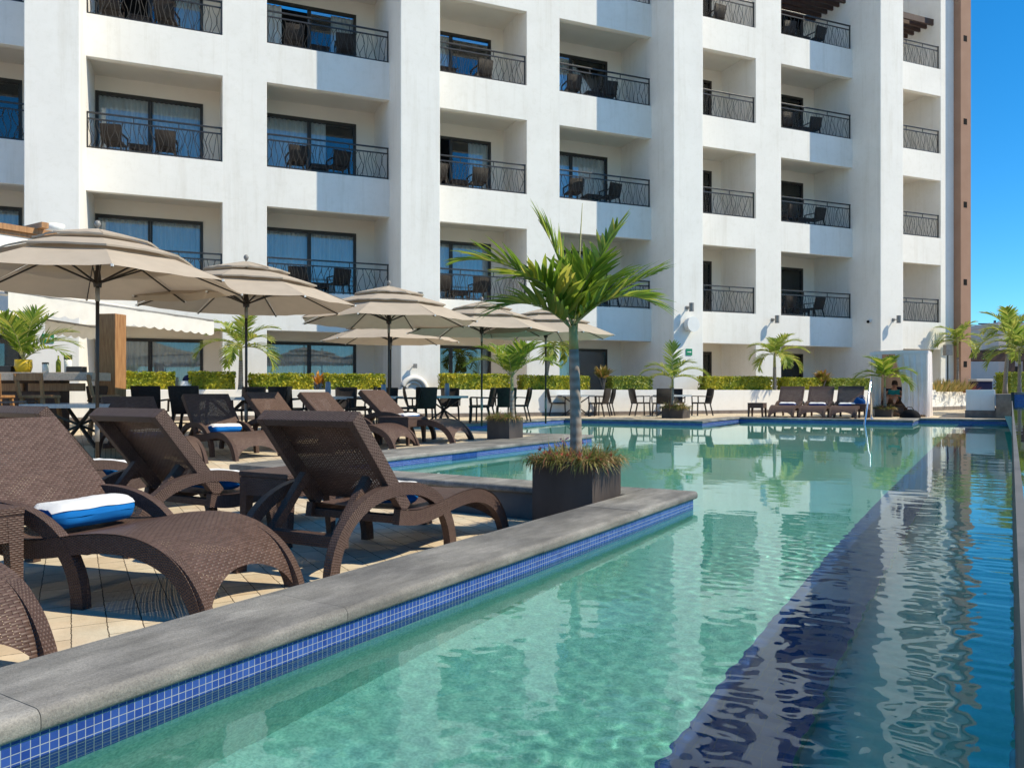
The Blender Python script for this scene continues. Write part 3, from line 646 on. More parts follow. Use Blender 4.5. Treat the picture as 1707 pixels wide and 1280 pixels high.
for (s, t, ph, rc), nm in zip(RL, TN): rolled_towel(('blue and white '+nm), s, t, D_(ph), .84, deck_z(s), .315, 0, .44, group=TG)

# ---------------------------------------------------------------- parasols
def umbrella(label, X, Y, zb, zt, r, rot=0, lean=0):
    T = thing('patio_umbrella', label, 'umbrella', (X, Y, zb), rot, 'beige three tier parasols'); T.rotation_euler[0] = lean
    h = zt-zb
    m = MB(); m.tube([(0, 0, .0), (0, 0, h-.18)], .021, 10); pole = m.build('pole', M['bronze'], T, smooth=True)
    m = MB(); m.tube([(0, 0, h-.97), (0, 0, h-.81)], .026, 10); m.build('steel_sleeve', M['greymetal'], T, smooth=True); m = MB(); m.tube([(0, 0, .35), (0, 0, .62)], .027, 10); m.build('base_tube', M['greymetal'], T, smooth=True)
    m = MB(); m.lathe([(.0, h+.01), (.026, h+.0), (.040, h-.035), (.026, h-.07), (.014, h-.08), (.012, h-.12), (.022, h-.13), (.022, h-.15), (.0, h-.15)], 12); m.build('finial', M['greymetal'], T, smooth=True)
    m = MB(); m.lathe([(0, h-.80), (.045, h-.80), (.05, h-.76), (.03, h-.60), (0, h-.60)], 10); m.build('hub', M['bronze'], T)
    tiers = [(.0, h-.09, .40*r, h-.265), (.26*r, h-.255, .645*r, h-.455), (.48*r, h-.42, r, h-.765)]
    k8 = [2*pi*(q+.5)/8 for q in range(8)]
    for ti, (r0, z0, r1, z1) in enumerate(tiers):
        m = MB(); n = 6
        for q in range(8):
            a, b = k8[q], k8[(q+1) % 8]
            def fn(i, j, top=0):
                rr = r0+(r1-r0)*j; zz = z0+(z1-z0)*(j**1.06); p = Vector((cos(a)*rr, sin(a)*rr)).lerp(Vector((cos(b)*rr, sin(b)*rr)), i)
                bell = 4*i*(1-i); fl_ = .010*noise.noise(Vector((q*3.1+i*4, ti*5.0, X)))*j
                pull = 1-.025*bell*j*(ti == 2)
                return (p.x*pull, p.y*pull, zz-.015*bell*j*(1 if ti == 2 else -.6)+fl_*2)
            m.grid(fn, n, 6)
            if ti < 2:    # short hem
                e = [fn(i/n, 1) for i in range(n+1)]; m.add(e+[(x*.995, y*.995, z-.02) for x, y, z in e], [(i, i+1, n+2+i, n+1+i) for i in range(n)])
        bm_o = m.build('canopy', M['canopy'], T); smooth_by_angle(bm_o, 14)
    for q in range(8):
        a = k8[q]; d_ = Vector((cos(a), sin(a), 0)); m = MB()
        m.bar(d_*.03+Vector((0, 0, h-.20)), d_*(r*.985)+Vector((0, 0, h-.785)), .011, .018); rb = m.build('rib', M['bronze'], T)
        m = MB(); m.bar(d_*.04+Vector((0, 0, h-.74)), d_*(r*.42)+Vector((0, 0, h-.46)), .014, .02); m.build('strut', M['bronze'], rb)
        m = MB(); m.box(-.012, .012, -.012, .012, -.012, .012); tip = m.build('rib_tip', M['whiteplastic'], rb, loc=d_*(r*.995)+Vector((0, 0, h-.772)))
    return T
umbrella('largest beige parasol, over the loungers in front of the white awning', -5.0, 9.4, .05, 3.06, 1.70, R(10), R(-.3))
umbrella('beige parasol second from the bar, its pole behind the slanting row of loungers', -4.09, 12.0, .2, 3.10, 1.68, R(24))
umbrella('beige parasol whose whole dark pole and underside show in front of the second white pillar', -2.29, 14.5, .25, 3.06, 1.68, R(14))
umbrella('small distant beige parasol tucked beneath a nearer one', -3.02, 19.4, .25, 3.02, 1.70, R(30))
umbrella('beige parasol partly hidden behind the long frond of the big palm', -.66, 17.0, .25, 3.06, 1.68, R(16))
umbrella('beige parasol behind the trunk of the big palm', .80, 18.5, .25, 3.08, 1.66, R(5))

# ---------------------------------------------------------------- dining chairs, tables, balcony furniture
def armchair_meshes():
    P_ = {}
    m = MB(); m.box(-.215, .215, -.20, .24, .375, .42); P_['seat'] = m
    m = MB(); m.grid(lambda i, j: ((i-.5)*(.40+.035*j), -.205-.10*j-.03*sin(pi*j)+.02*(1-(2*i-1)**2)*-1, .40+.44*j), 6, 6, lambda i, j: (i*.42, j*.44)); m.grid(lambda i, j: ((.5-i)*(.40+.035*j), -.228-.10*j-.03*sin(pi*j)-.02*(1-(2*i-1)**2), .40+.44*j), 6, 6, lambda i, j: (i*.42, j*.44))
    for sx in (-1, 1): m.bar((sx*.205, -.216, .37), (sx*.222, -.318, .842), .03, .034)
    m.bar((-.222, -.322, .835), (.222, -.322, .835), .03, .03); P_['backrest'] = m
    for i, sx in enumerate((-1, 1)):
        m = MB(); m.bar((sx*.235, -.26, .60), (sx*.24, .215, .615), .042, .026); m.bar((sx*.235, .205, .40), (sx*.24, .215, .60), .03, .03); P_['armrest', i] = m
        m = MB(); m.bar((sx*.222, .225, 0), (sx*.205, .21, .38), .034, .034); P_['leg', i] = m
        m = MB(); m.bar((sx*.222, -.29, 0), (sx*.205, -.20, .38), .034, .034); P_['leg', i+2] = m
    return P_
AM = armchair_meshes()
def make_chair(name, label, cat, mat, group):
    T = thing(name, label, cat, group=group)
    for k_, mb in AM.items(): mb.build(k_ if isinstance(k_, str) else k_[0], mat, T)
    return T
def dup(root, loc, rz, label, scale=1, group=None):
    r_ = root.copy(); C.objects.link(r_); r_.location = loc; r_.rotation_euler = (0, 0, rz); r_.scale = scale if isinstance(scale, tuple) else (scale,)*3; r_['label'] = label
    if group: r_['group'] = group
    for ch in list(root.children):
        c = ch.copy(); C.objects.link(c); c.parent = r_
        for g_ in ch.children: e = g_.copy(); C.objects.link(e); e.parent = c
    return r_
DG = 'dark woven chairs round the dining tables'
proto_chair = None
def chair_at(X, Y, face, label, z=.25, mat='chairwicker', group=DG, scale=1):
    """face: world angle the sitter looks towards"""
    global proto_chair
    rz = face-pi/2
    if mat != 'chairwicker':
        T = make_chair('dining_chair', label, 'chair', M[mat], group); T.location = (X, Y, z); T.rotation_euler = (0, 0, rz); return T
    if proto_chair is None:
        proto_chair = make_chair('dining_chair', label, 'chair', M[mat], group); proto_chair.location = (X, Y, z); proto_chair.rotation_euler = (0, 0, rz); return proto_chair
    return dup(proto_chair, (X, Y, z), rz, label, scale, group)
def dining_table(X, Y, rz, label, w_=.82, z=.25, h=.65):
    T = thing('dining_table', label, 'table', (X, Y, z), rz, 'dining tables on the terrace'); a = w_/2
    m = MB(); m.box(-a, a, -a, a, h-.022, h); m.build('table_top', M['tabletop'], T)
    m = MB()
    for b in ((-a, a, -a-.02, -a-.001), (-a, a, a+.001, a+.02), (-a-.02, -a-.001, -a-.02, a+.02), (a+.001, a+.02, -a-.02, a+.02)): m.box(*b, h-.05, h+.003)
    m.build('table_rim', M['tabletop'], T)
    for sx in (-1, 1):
        for sy in (-1, 1):
            m = MB(); m.bar((sx*(a-.08), sy*(a-.08), 0), (-sx*(a-.12), -sy*(a-.12)+sx*.02, h-.05), .045, .03); m.build('leg', M['iron'], T)
    return T
dining_table(1.98, 24.1, FAC, 'pale topped dining table with crossed legs behind the trunk of the big palm')
dining_table(5.05, 24.6, FAC, 'pale topped dining table behind the small planter palm on the pool corner')
dining_table(-1.62, 18.6, FAC+R(8), 'dining table with starry crossed legs between the parasol poles')
dining_table(-2.95, 17.2, FAC+R(4), 'dining table carrying a pale vase beside the dark parasol pole')
dining_table(-3.75, 15.9, FAC, 'dining table with a bright tiled edge behind the fourth slanting lounger')
dining_table(-5.2, 14.3, FAC, 'dining table half hidden behind the second slanting lounger')
dining_table(-6.1, 11.0, R(2), 'large dining table with a white tiled edge in front of the bar', 1.02, .25, .58)
W2 = lambda deg: R(deg)
CH = [(1.40, 24.3, 8, 'dark woven chair facing the palm trunk table, seen from its left side'), (2.63, 23.75, 150, 'dark woven chair with a sunlit back right of the palm trunk'), (2.9, 24.5, 185, 'dark woven chair behind the sunlit one right of the palm trunk'),
      (4.05, 24.55, 15, 'dark woven chair turned sideways, first of the group by the corner planter'), (4.55, 23.75, 95, 'dark woven chair with its broad back to the pool by the corner planter'), (5.35, 25.35, 265, 'dark woven chair behind the corner planter facing the pool'), (5.95, 24.5, 190, 'dark woven chair turned sideways at the right of the corner planter'),
      (-2.3, 18.9, 10, 'dark woven chair below the arched wall niche'), (-1.95, 17.35, 105, 'pale-backed woven chair in front of the starry legged table, seen from behind'), (-1.55, 19.55, 275, 'dark woven chair beyond the starry legged table facing us'), (-.78, 18.55, 185, 'dark woven chair facing the starry legged table from the planter side'), (-.75, 19.6, 200, 'dark woven chair behind the parasol pole near the planter palm'), (-.15, 19.0, 95, 'dark woven chair with a broad dark back behind the planter palm'), (.15, 19.8, 190, 'dark woven chair just past the stem of the planter palm'),
      (-3.55, 17.7, 10, 'dark woven chair left of the table with the vase'), (-2.9, 18.1, 275, 'dark woven chair beyond the table with the vase'), (-2.3, 16.9, 190, 'dark woven chair right of the table with the vase, by the pole'),
      (-4.45, 16.1, 10, 'dark woven chair left of the bright edged table'), (-3.6, 16.75, 275, 'dark woven chair beyond the bright edged table'), (-3.05, 15.6, 185, 'dark woven chair right of the bright edged table'), (-4.35, 15.1, 80, 'dark woven chair with its back to us behind the third slanting lounger'),
      (-5.85, 14.2, 5, 'dark woven chair left of the half hidden table'), (-5.1, 15.1, 270, 'dark woven chair beyond the half hidden table'), (-5.45, 13.2, 95, 'dark woven chair with its back to us behind the second slanting lounger'), (-4.5, 14.6, 185, 'dark woven chair right of the half hidden table, by the parasol pole'),
      (-6.85, 13.3, 90, 'dark woven chair between the wooden post and the first slanting lounger'), (-6.3, 13.6, 100, 'dark woven chair just right of the wooden post')]
for X, Y, a_, lb in CH: chair_at(X, Y, R(a_), lb)
chair_at(-6.95, 10.9, R(15), 'light brown coarse woven chair in front of the bar', .25, 'tanwicker', DG)
chair_at(-7.75, 11.3, R(60), 'dark chair at the picture edge in front of the bar', .25)
# balconies: two armchairs and a little table each
bal_chair = make_chair('balcony_chair', '', 'chair', M['chairwicker'], 'woven armchairs on the hotel balconies')
bal_table = thing('balcony_table', '', 'table', group='low woven tables on the hotel balconies')
m = MB(); m.box(-.25, .25, -.25, .25, .40, .44); m.box(-.23, .23, -.23, .23, .28, .399); m.build('table_top', M['chairwicker'], bal_table)
for sx in (-1, 1):
    for sy in (-1, 1): m = MB(); m.bar((sx*.21, sy*.21, 0), (sx*.2, sy*.2, .28), .05); m.build('leg', M['chairwicker'], bal_table)
ORD = ['', 'first', 'second', 'third', 'fourth', 'fifth', 'sixth', 'seventh']
STO = {0: 'second', 1: 'third', 2: 'fourth', 3: 'fifth'}
firstc = firstt = True
BSC = (1.22, 1.15, 1.0)
for (a, b, da, db, col) in OPEN:
    for lv in range(4):
        if (lv == 3 and col < 5) or col == 0 and lv != 1: continue
        if col == 7 and lv not in (0, 3): continue
        rr = random.Random(col*31+lv*7); z0 = H0+FH*lv+.012
        if col % 2: us = (a+.62+rr.uniform(-.1, .1), a+2.05+rr.uniform(-.12, .12)); ut = a+1.33
        else: us = (a+.92+rr.uniform(-.1, .1), a+2.36+rr.uniform(-.12, .12)); ut = a+1.66
        if col == 7: us = (a+.9, ) if lv == 0 else (a+.5,); ut = None
        if col == 5: us = (a+1.0,) if lv != 3 else (a+1.0, a+2.2); ut = a+.4
        if col == 3 and lv == 2: us = (a+2.2,); ut = a+.9
        where = f'{STO[lv]} storey balcony, {ORD[col]} column of balconies from the bar' if col else 'third storey balcony cut by the picture edge'
        for i, u in enumerate(us):
            p = F(u, WB+.72+rr.uniform(-.05, .1)); yaw = FAC+R(rr.uniform(-14, 14)); wh = ('only chair' if len(us) == 1 else ('left chair' if i == 0 else 'right chair'))
            lb = f'{wh} on the {where}'
            if firstc: bal_chair.location = (p.x, p.y, z0); bal_chair.rotation_euler = (0, 0, yaw); bal_chair.scale = BSC; bal_chair['label'] = lb; firstc = False
            else: dup(bal_chair, (p.x, p.y, z0), yaw, lb, BSC)
        if ut:
            p = F(ut, WB+.75); lb = f'low table on the {where}'
            if firstt: bal_table.location = (p.x, p.y, z0); bal_table.rotation_euler = (0, 0, FAC); bal_table.scale = (1.2, 1.2, .85); bal_table['label'] = lb; firstt = False
            else: dup(bal_table, (p.x, p.y, z0), FAC, lb, (1.2, 1.2, .85))

# ---------------------------------------------------------------- plants
def leaflet(m, p, d, nrm, L, wd, droop, fold=.25, seg=4):
    d = d.normalized(); side = d.cross(nrm).normalized(); up = side.cross(d).normalized(); vs = []; cur = p.copy(); dd = d.copy()
    prof = (.45, 1, .92, .62, .05) if seg == 4 else (.5, 1, .7, .05)
    for i in range(seg+1):
        w_ = wd*prof[i]/2; s2 = dd.cross(up).normalized()
        vs += [cur-s2*w_+up*w_*fold, cur.copy(), cur+s2*w_+up*w_*fold]
        cur = cur+dd*(L/seg); dd = (dd+Vector((0, 0, -droop/seg))).normalized()
    fs = []
    for i in range(seg):
        a = i*3; fs += [(a, a+1, a+4, a+3), (a+1, a+2, a+5, a+4)]
    m.add(vs, fs)
def frond(mb, sb, base, az, el, L, droop, lf, n, wd, rng, start=.16, vee=.35):
    pts = []; p = Vector(base); steps = 14; dirs = []
    for i in range(steps+1):
        t = i/steps; e = R(el)-R(droop)*t**1.35; d = Vector((cos(e)*cos(az), cos(e)*sin(az), sin(e))); pts.append(p.copy()); dirs.append(d); p = p+d*(L/steps)
    sb.tube(pts, [.0085*L*(1-.85*i/steps)+.0015 for i in range(steps+1)], 5)
    for i in range(n):
        t = start+(1-start)*(i+rng.uniform(-.25, .25))/n; t = min(.995, max(start, t)); q = t*steps; k_ = min(steps-1, int(q))
        c = pts[k_].lerp(pts[k_+1], q-k_); d = dirs[k_].lerp(dirs[k_+1], q-k_).normalized()
        sd = d.cross(Vector((0, 0, 1)))
        sd = sd.normalized() if sd.length > .05 else Vector((-sin(az), cos(az), 0))
        up = sd.cross(d).normalized(); u_ = (t-start)/(1-start)
        ang = R(66-40*u_+rng.uniform(-6, 6)); ln = lf*(sin(pi*(.16+.76*u_))**.7)*rng.uniform(.86, 1.1)
        for sg in (-1, 1):
            if rng.random() < .04: continue
            ld = d*cos(ang)+sd*sg*sin(ang)*cos(vee)+up*sin(ang)*sin(vee)
            leaflet(mb, c, ld+Vector((rng.uniform(-.06, .06), rng.uniform(-.06, .06), rng.uniform(-.06, .06))), up, ln, wd*rng.uniform(.8, 1.15), rng.uniform(.15, .6), rng.uniform(.15, .45))
def palm(label, X, Y, z0, z1, r0, fr, lf, wd, mat='frond', seed=1, group='palms', spear=.0, lean=(0, 0), r1=None, n=26, shaft=.28):
    T = thing('palm_tree', label, 'palm', (X, Y, z0), 0, group); rng = random.Random(seed); h = z1-z0; r1 = r1 or r0*.62
    m = MB(); pts = [(lean[0]*t*t, lean[1]*t*t, h*t) for t in [i/12 for i in range(13)]]; hs = h*(1-shaft)
    tr = [p for p in pts if p[2] <= hs+1e-6]
    m.tube(tr, [r0*(1.22-.22*min(1, i/2))+(r1-r0)*i/12 for i in range(len(tr))], 12); m.build('trunk', M['bark'], T, smooth=True)
    top = pts[len(tr)-1:]; m = MB(); nn = len(top); m.tube(top, [r1*(1.12-.25*i/max(1, nn-1)) for i in range(nn)], 10)
    mb = MB(); b = Vector(pts[-1])
    for (az, el, L, dr) in fr: frond(mb, m, b+Vector((0, 0, rng.uniform(-.06, .0)*L)), R(az), el, L, dr, lf*rng.uniform(.9, 1.08), n, wd, rng)
    if spear: m.tube([b, b+Vector((.01, 0, spear*.5)), b+Vector((.025, 0, spear))], [.012, .008, .002], 5)
    m.build('leaf_stem', M['stem'], T, smooth=True); mb.build('crown', M[mat], T); return T
def rand_fronds(seed, n, L, el0=25, el1=80, dr=75):
    rng = random.Random(seed); out = []
    for i in range(n):
        e = el0+(el1-el0)*(i/max(1, n-1)); out.append((i*137.5+rng.uniform(-15, 15), e+rng.uniform(-6, 6), L*rng.uniform(.85, 1.1), dr*rng.uniform(.75, 1.2)*(1.25-.5*i/n)))
    return out
palm('tallest potted palm, standing in the big dark box on the pool corner', .463, 5.63, .46, 1.475, .045, [(184, 62, 1.04, 78), (168, 84, .84, 30), (20, 70, .88, 14), (4, 42, .74, 26), (-20, 46, .68, 88), (45, 58, .74, 50), (222, 58, .66, 74), (120, 66, .72, 66), (300, 74, .5, 40), (196, 44, .62, 78)], .37, .046, seed=3, spear=.0, n=21, lean=(-.025, 0), r1=.033, shaft=.15)
sp_ = [o for o in C.objects if o.name == 'palm_tree'][0]
m = MB(); m.tube([(.0, 0, .95), (.02, 0, 1.45), (.045, .0, 1.9)], [.012, .009, .002], 6); m.build('spear_leaf', M['stem'], sp_, smooth=True)
palm('young palm in the dark box at the end of the slanting row', .0, 12.55, .55, 1.25, .045, [(175, 52, .85, 95), (5, 50, .85, 95), (205, 68, .8, 70), (-25, 66, .8, 70), (120, 72, .75, 60), (60, 74, .75, 60), (260, 60, .7, 80), (300, 70, .7, 60)], .33, .034, seed=5, n=24)
palm('small palm in the planter box on the far pool corner', 4.57, 22.2, .55, 1.40, .05, [(178, 44, 1.15, 110), (0, 46, 1.15, 105), (85, 88, 1.0, 16), (150, 60, .9, 90), (30, 62, .95, 80), (200, 20, .8, 60), (-30, 15, .8, 60), (260, 40, .8, 90)], .36, .04, 'frondlight', 7, n=24)
palm('small palm in the planter box in front of the white cabana', 11.09, 23.2, .55, 1.42, .045, rand_fronds(8, 10, 1.0, 15, 80, 80), .38, .045, seed=8, n=22)
palm('palm rising behind the white wall above the distant loungers', 9.42, 27.98, 1.0, 2.32, .075, rand_fronds(12, 12, 1.15, 5, 78, 95), .42, .05, 'frondlight', 12, n=24)
palm('palm behind the second parasol, in front of the first hotel bays', -7.30, 20.99, 1.0, 2.25, .07, rand_fronds(21, 12, 1.25, 5, 78, 85), .42, .05, 'frondlight', 21, n=24)
palm('round drooping palm between the parasols and the big palm trunk', 1.05, 24.59, 1.0, 2.55, .07, rand_fronds(31, 11, 1.0, -10, 60, 110), .38, .05, 'frondlight', 31, n=22, lean=(.3, 0))
palm('palm in front of the brown stair tower', 19.4, 33.95, 1.0, 3.25, .06, rand_fronds(41, 11, 1.25, 0, 75, 85), .42, .055, 'frondlight', 41, n=22)
palm('taller palm at the picture edge beyond the raised pool', 17.2, 27.2, .9, 3.0, .075, rand_fronds(51, 13, 1.3, 0, 80, 85), .45, .055, 'frondlight', 51, n=24, lean=(.2, 0))
palm('lower yellow-green palm at the picture edge beyond the raised pool', 16.4, 25.2, .9, 2.35, .06, rand_fronds(61, 13, 1.2, 0, 80, 85), .45, .055, 'frondlight', 61, n=24)
palm('dark green palm in the yellow pot on the bar counter', -7.55, 12.05, 1.38, 1.52, .03, [(a_, e_, .88, d2) for a_, e_, d2 in ((175, 60, 50), (150, 70, 40), (200, 72, 42), (10, 50, 85), (-15, 35, 80), (25, 62, 70), (90, 78, 30), (270, 70, 50), (60, 74, 40), (120, 74, 40))], .34, .03, 'frond', 71, n=22)
def leaf_quad(m, p, nrm, L, wd, rng):
    t = nrm.cross(Vector((rng.uniform(-1, 1), rng.uniform(-1, 1), rng.uniform(-1, 1)))).normalized(); b = nrm.cross(t).normalized()
    m.add([p-t*L*.5, p+b*wd*.5+nrm*L*.08, p+t*L*.5-nrm*L*.1, p-b*wd*.5+nrm*L*.08], [(0, 1, 2, 3)])
def hedge(label, u0, u1, w0, w1, z0, z1, mat='hedge', dens=620, seed=0, frame=True, group='clipped golden hedges'):
    rng = random.Random(seed); m = MB(); c = F((u0+u1)/2, (w0+w1)/2, z0) if frame else Vector(((u0+u1)/2, (w0+w1)/2, z0))
    T = None; a, b, h = (u1-u0)/2, (w1-w0)/2, z1-z0
    m.box(-a+.07, a-.07, -b+.07, b-.07, 0, h-.07)
    faces = [(2*a*h, 'f'), (2*a*h*.6, 'k'), (2*a*2*b, 't'), (2*b*h, 'l'), (2*b*h, 'r')]
    for area, fc in faces:
        for _ in range(int(area*dens)):
            dpt = abs(rng.gauss(0, .045)); x = rng.uniform(-a, a); y = rng.uniform(-b, b); z = rng.uniform(0, h)
            if fc == 'f': p = Vector((x, -b+dpt, z)); n = Vector((0, -1, 0))
            elif fc == 'k': p = Vector((x, b-dpt, z)); n = Vector((0, 1, 0))
            elif fc == 't': p = Vector((x, y, h-dpt)); n = Vector((0, 0, 1))
            elif fc == 'l': p = Vector((-a+dpt, y, z)); n = Vector((-1, 0, 0))
            else: p = Vector((a-dpt, y, z)); n = Vector((1, 0, 0))
            bulge = .05*noise.noise(Vector((x*2.2, z*3, seed+u0))); p = p+n*bulge
            n = (n+Vector((rng.gauss(0, .5), rng.gauss(0, .5), rng.gauss(.35, .5)))).normalized(); L = rng.uniform(.05, .1)
            leaf_quad(m, p, n, L, L*.62, rng)
    o = m.build('hedge', M[mat], loc=c, rot=FAC if frame else 0); return tag(o, label, 'hedge', group)
HD = [(-1.6, -.28, 'clipped golden hedge just right of the wooden bar post'), (.05, 1.2, 'clipped golden hedge left of the palm at the second parasol'), (1.56, 3.26, 'clipped golden hedge right of the second parasol pole'), (3.57, 5.3, 'clipped hedge, half of it green in shade, left of the second white pillar'), (7.0, 9.2, 'clipped golden hedge right of the arched wall niche'), (9.58, 11.95, 'clipped golden hedge behind the trunk of the big palm'), (12.75, 14.3, 'clipped green hedge right of the potted croton'), (16.43, 19.35, 'long clipped hedge, first one right of the third white pillar'), (19.84, 21.6, 'short clipped golden hedge right of the wall palm'), (21.95, 24.3, 'clipped green hedge by the cabana, above the distant loungers')]
for i, (a, b, lb) in enumerate(HD): hedge(lb, a, b, 22.12, 22.62, .98, 1.52+.02*sin(i*2), 'hedgedark' if i in (6, 9) else 'hedge', 620, i)
hedge('square green hedge on the planter behind the white wall block', 18.9, 20.4, 29.6, 30.6, .9, 1.75, 'hedgedark', 420, 31, False, 'hedges beyond the raised pool')
hedge('yellow hedge behind the wall block, below the picture edge palms', 19.6, 21.4, 30.9, 31.6, .9, 1.72, 'hedge', 420, 32, False, 'hedges beyond the raised pool')
gb = MB(); gb.box(-.0, 7, 25.9, 32, .2, .93); tag(gb.build('garden_wall', M['stonebase'], rot=PR), 'low dark garden bed behind the raised pool carrying hedges and palms', 'planter')
def tuft(m, p, n, L, out, rng, droop=1.2, wd=.012):
    for _ in range(n):
        a = rng.uniform(0, 2*pi); e = rng.uniform(.25, 1.35); d = Vector((cos(a)*cos(e), sin(a)*cos(e), sin(e)))+out
        leaflet(m, p+Vector((rng.uniform(-.03, .03), rng.uniform(-.03, .03), 0)), d, Vector((0, 0, 1)) if abs(d.normalized().z) < .95 else Vector((1, 0, 0)), L*rng.uniform(.5, 1.2), wd*rng.uniform(.7, 1.4), droop*rng.uniform(.5, 1.5), .2, 3)
def star(m, p, r, rng):
    n = Vector((rng.uniform(-.6, .6), -1, rng.uniform(.1, .9))).normalized(); x = n.cross(Vector((0, 0, 1))).normalized(); y = n.cross(x); q = []
    for i in range(10): a = i*pi/5; rr = r*(1 if i % 2 == 0 else .45); q.append(p+x*cos(a)*rr+y*sin(a)*rr+n*(.25*r if i % 2 == 0 else 0))
    m.add(q+[p], [(i, (i+1) % 10, 10) for i in range(10)])
def planter_box(label, plabel, s, t, zb, h, w_, L, ntuft, nfl, seed, wd=.012):
    c = W(s, t); T = thing('planter_box', label, 'planter', (c.x, c.y, zb), PR, 'dark stone planter boxes'); a = w_/2; th = .03
    m = MB()
    m.box(-a, a, -a, -a+th, 0, h); m.box(-a, a, a-th, a, 0, h); m.box(-a, -a+th, -a+th, a-th, 0, h); m.box(a-th, a, -a+th, a-th, 0, h); m.build('box', M['planterstone'], T, bevel=.004)
    m = MB(); m.box(-a+th, a-th, -a+th, a-th, 0, h-.035); m.build('soil', M['soil'], T)
    P_ = thing('trailing_plant', plabel, 'plant', (c.x, c.y, zb+h-.03), PR, 'trailing plants in the boxes'); rng = random.Random(seed); m = MB()
    for i in range(ntuft):
        x, y = rng.uniform(-a, a), rng.uniform(-a, a); out = Vector((x, y, 0))*(1.6/a*.5)
        tuft(m, Vector((x*.92, y*.92, 0)), 9, L, out, rng, 1.3, wd)
    for i in range(ntuft//3):     # sprays that hang over the rim
        sgn = rng.choice((0, 0, 1, 2)); q = rng.uniform(-a, a); p = [Vector((q, -a, .02)), Vector((-a, q, .02)), Vector((a, q, .02))][sgn]; o2 = [Vector((0, -1, .1)), Vector((-1, 0, .1)), Vector((1, 0, .1))][sgn]
        tuft(m, p, 6, L*.9, o2*1.2, rng, 3.0, wd)
    m.build('foliage', M['fern'], P_)
    m = MB()
    for i in range(nfl): star(m, Vector((rng.uniform(-a, a)*1.05, rng.uniform(-a*1.2, a*.6), rng.uniform(.03, L*.55))), rng.uniform(.012, .02)*(1+.4*(w_ > .45)), rng)
    if nfl: m.build('blossom', M['flower'], P_)
    m = MB()
    for i in range(nfl): star(m, Vector((-.10+rng.gauss(0, .04), .10+rng.gauss(0, .05), .13+rng.gauss(0, .04))), .012, rng)
    if nfl and w_ > .44: m.build('magenta_blossom', M['magenta'], P_)
planter_box('big square dark stone planter on the inner corner of the pool coping', 'reddish green trailing plant with coral flowers round the big palm', 5.035, -2.57, 0, .515, .475, .195, 150, 30, 3, .008)
planter_box('dark planter box at the end of the slanting row of loungers', 'trailing plant in the box at the end of the slanting row', 10.62, -6.72, .24, .345, .42, .17, 70, 8, 4, .011)
planter_box('dark planter box on the far pool corner by the dining chairs', 'reddish trailing plant in the box on the far pool corner', 21.35, -7.75, .25, .30, .62, .26, 60, 8, 5, .018)
planter_box('dark planter box in front of the white cabana', 'trailing plant in the box before the cabana', 25.56, -2.83, .25, .26, .46, .2, 50, 7, 6, .016)
def rosette(label, cat, X, Y, z, h, n, L, wd, mat, seed, stem=True, group=None, el=(.3, 1.3), spread=.3):
    T = thing(cat.replace(' ', '_')+'_plant', label, 'plant', (X, Y, z), 0, group); rng = random.Random(seed)
    if stem:
        m = MB()
        for i in range(5): a = rng.uniform(0, 6.28); m.tube([(0, 0, 0), (.06*cos(a), .06*sin(a), h*.5), (.16*cos(a), .16*sin(a), h)], [.018, .014, .008], 5)
        m.build('stem', M['bark'], T)
    m = MB()
    for i in range(n):
        a = rng.uniform(0, 6.28); e = rng.uniform(*el); r_ = rng.uniform(0, .2) if stem else spread*sqrt(rng.random()); p = Vector((cos(a)*r_, sin(a)*r_, (h if stem else 0)+rng.uniform(-.1, .1)*stem))
        leaflet(m, p, Vector((cos(a)*cos(e), sin(a)*cos(e), sin(e))), Vector((0, 0, 1)), L*rng.uniform(.6, 1.15), wd*rng.uniform(.8, 1.2), rng.uniform(.1, .8), .3, 3)
    m.build('foliage', M[mat], T); return T
p = F(12.53, 22.3); rosette('orange and green croton bush behind the dining chairs, left of the green hedge', 'croton', p.x, p.y, .98, .55, 130, .3, .08, 'croton', 1)
p = F(21.8, 22.3); rosette('orange-brown croton between the two hedges near the cabana', 'croton', p.x, p.y, .98, .5, 130, .3, .08, 'croton', 2)
p = F(3.42, 22.4); T = rosette('small orange flowered plant between two clipped hedges', 'bromeliad', p.x, p.y, 1.0, .3, 40, .28, .06, 'orange', 3)
dl = Vector((3.1, 2.85, 0)).normalized()
for i in range(3):
    q = Vector((17.1, 31.5, 0))+dl*(1.12*i)
    rosette(['yellow strap-leaved plant nearest the cabana, on the short white planter', 'yellow strap-leaved plant in the middle of the short white planter', 'yellow strap-leaved plant at the tower end of the short white planter'][i], 'strap_leaf', q.x, q.y, 1.0, .1, 190, .55, .055, 'drac', 40+i, False, 'strap-leaved plants on the short planter', (.6, 1.45), .6)
p = Vector((19.5, 33.4)); rosette('red leaved shrub at the foot of the brown stair tower', 'shrub', p.x, p.y, .95, .5, 80, .4, .07, 'redleaf', 60, False, None, (.3, 1.4))

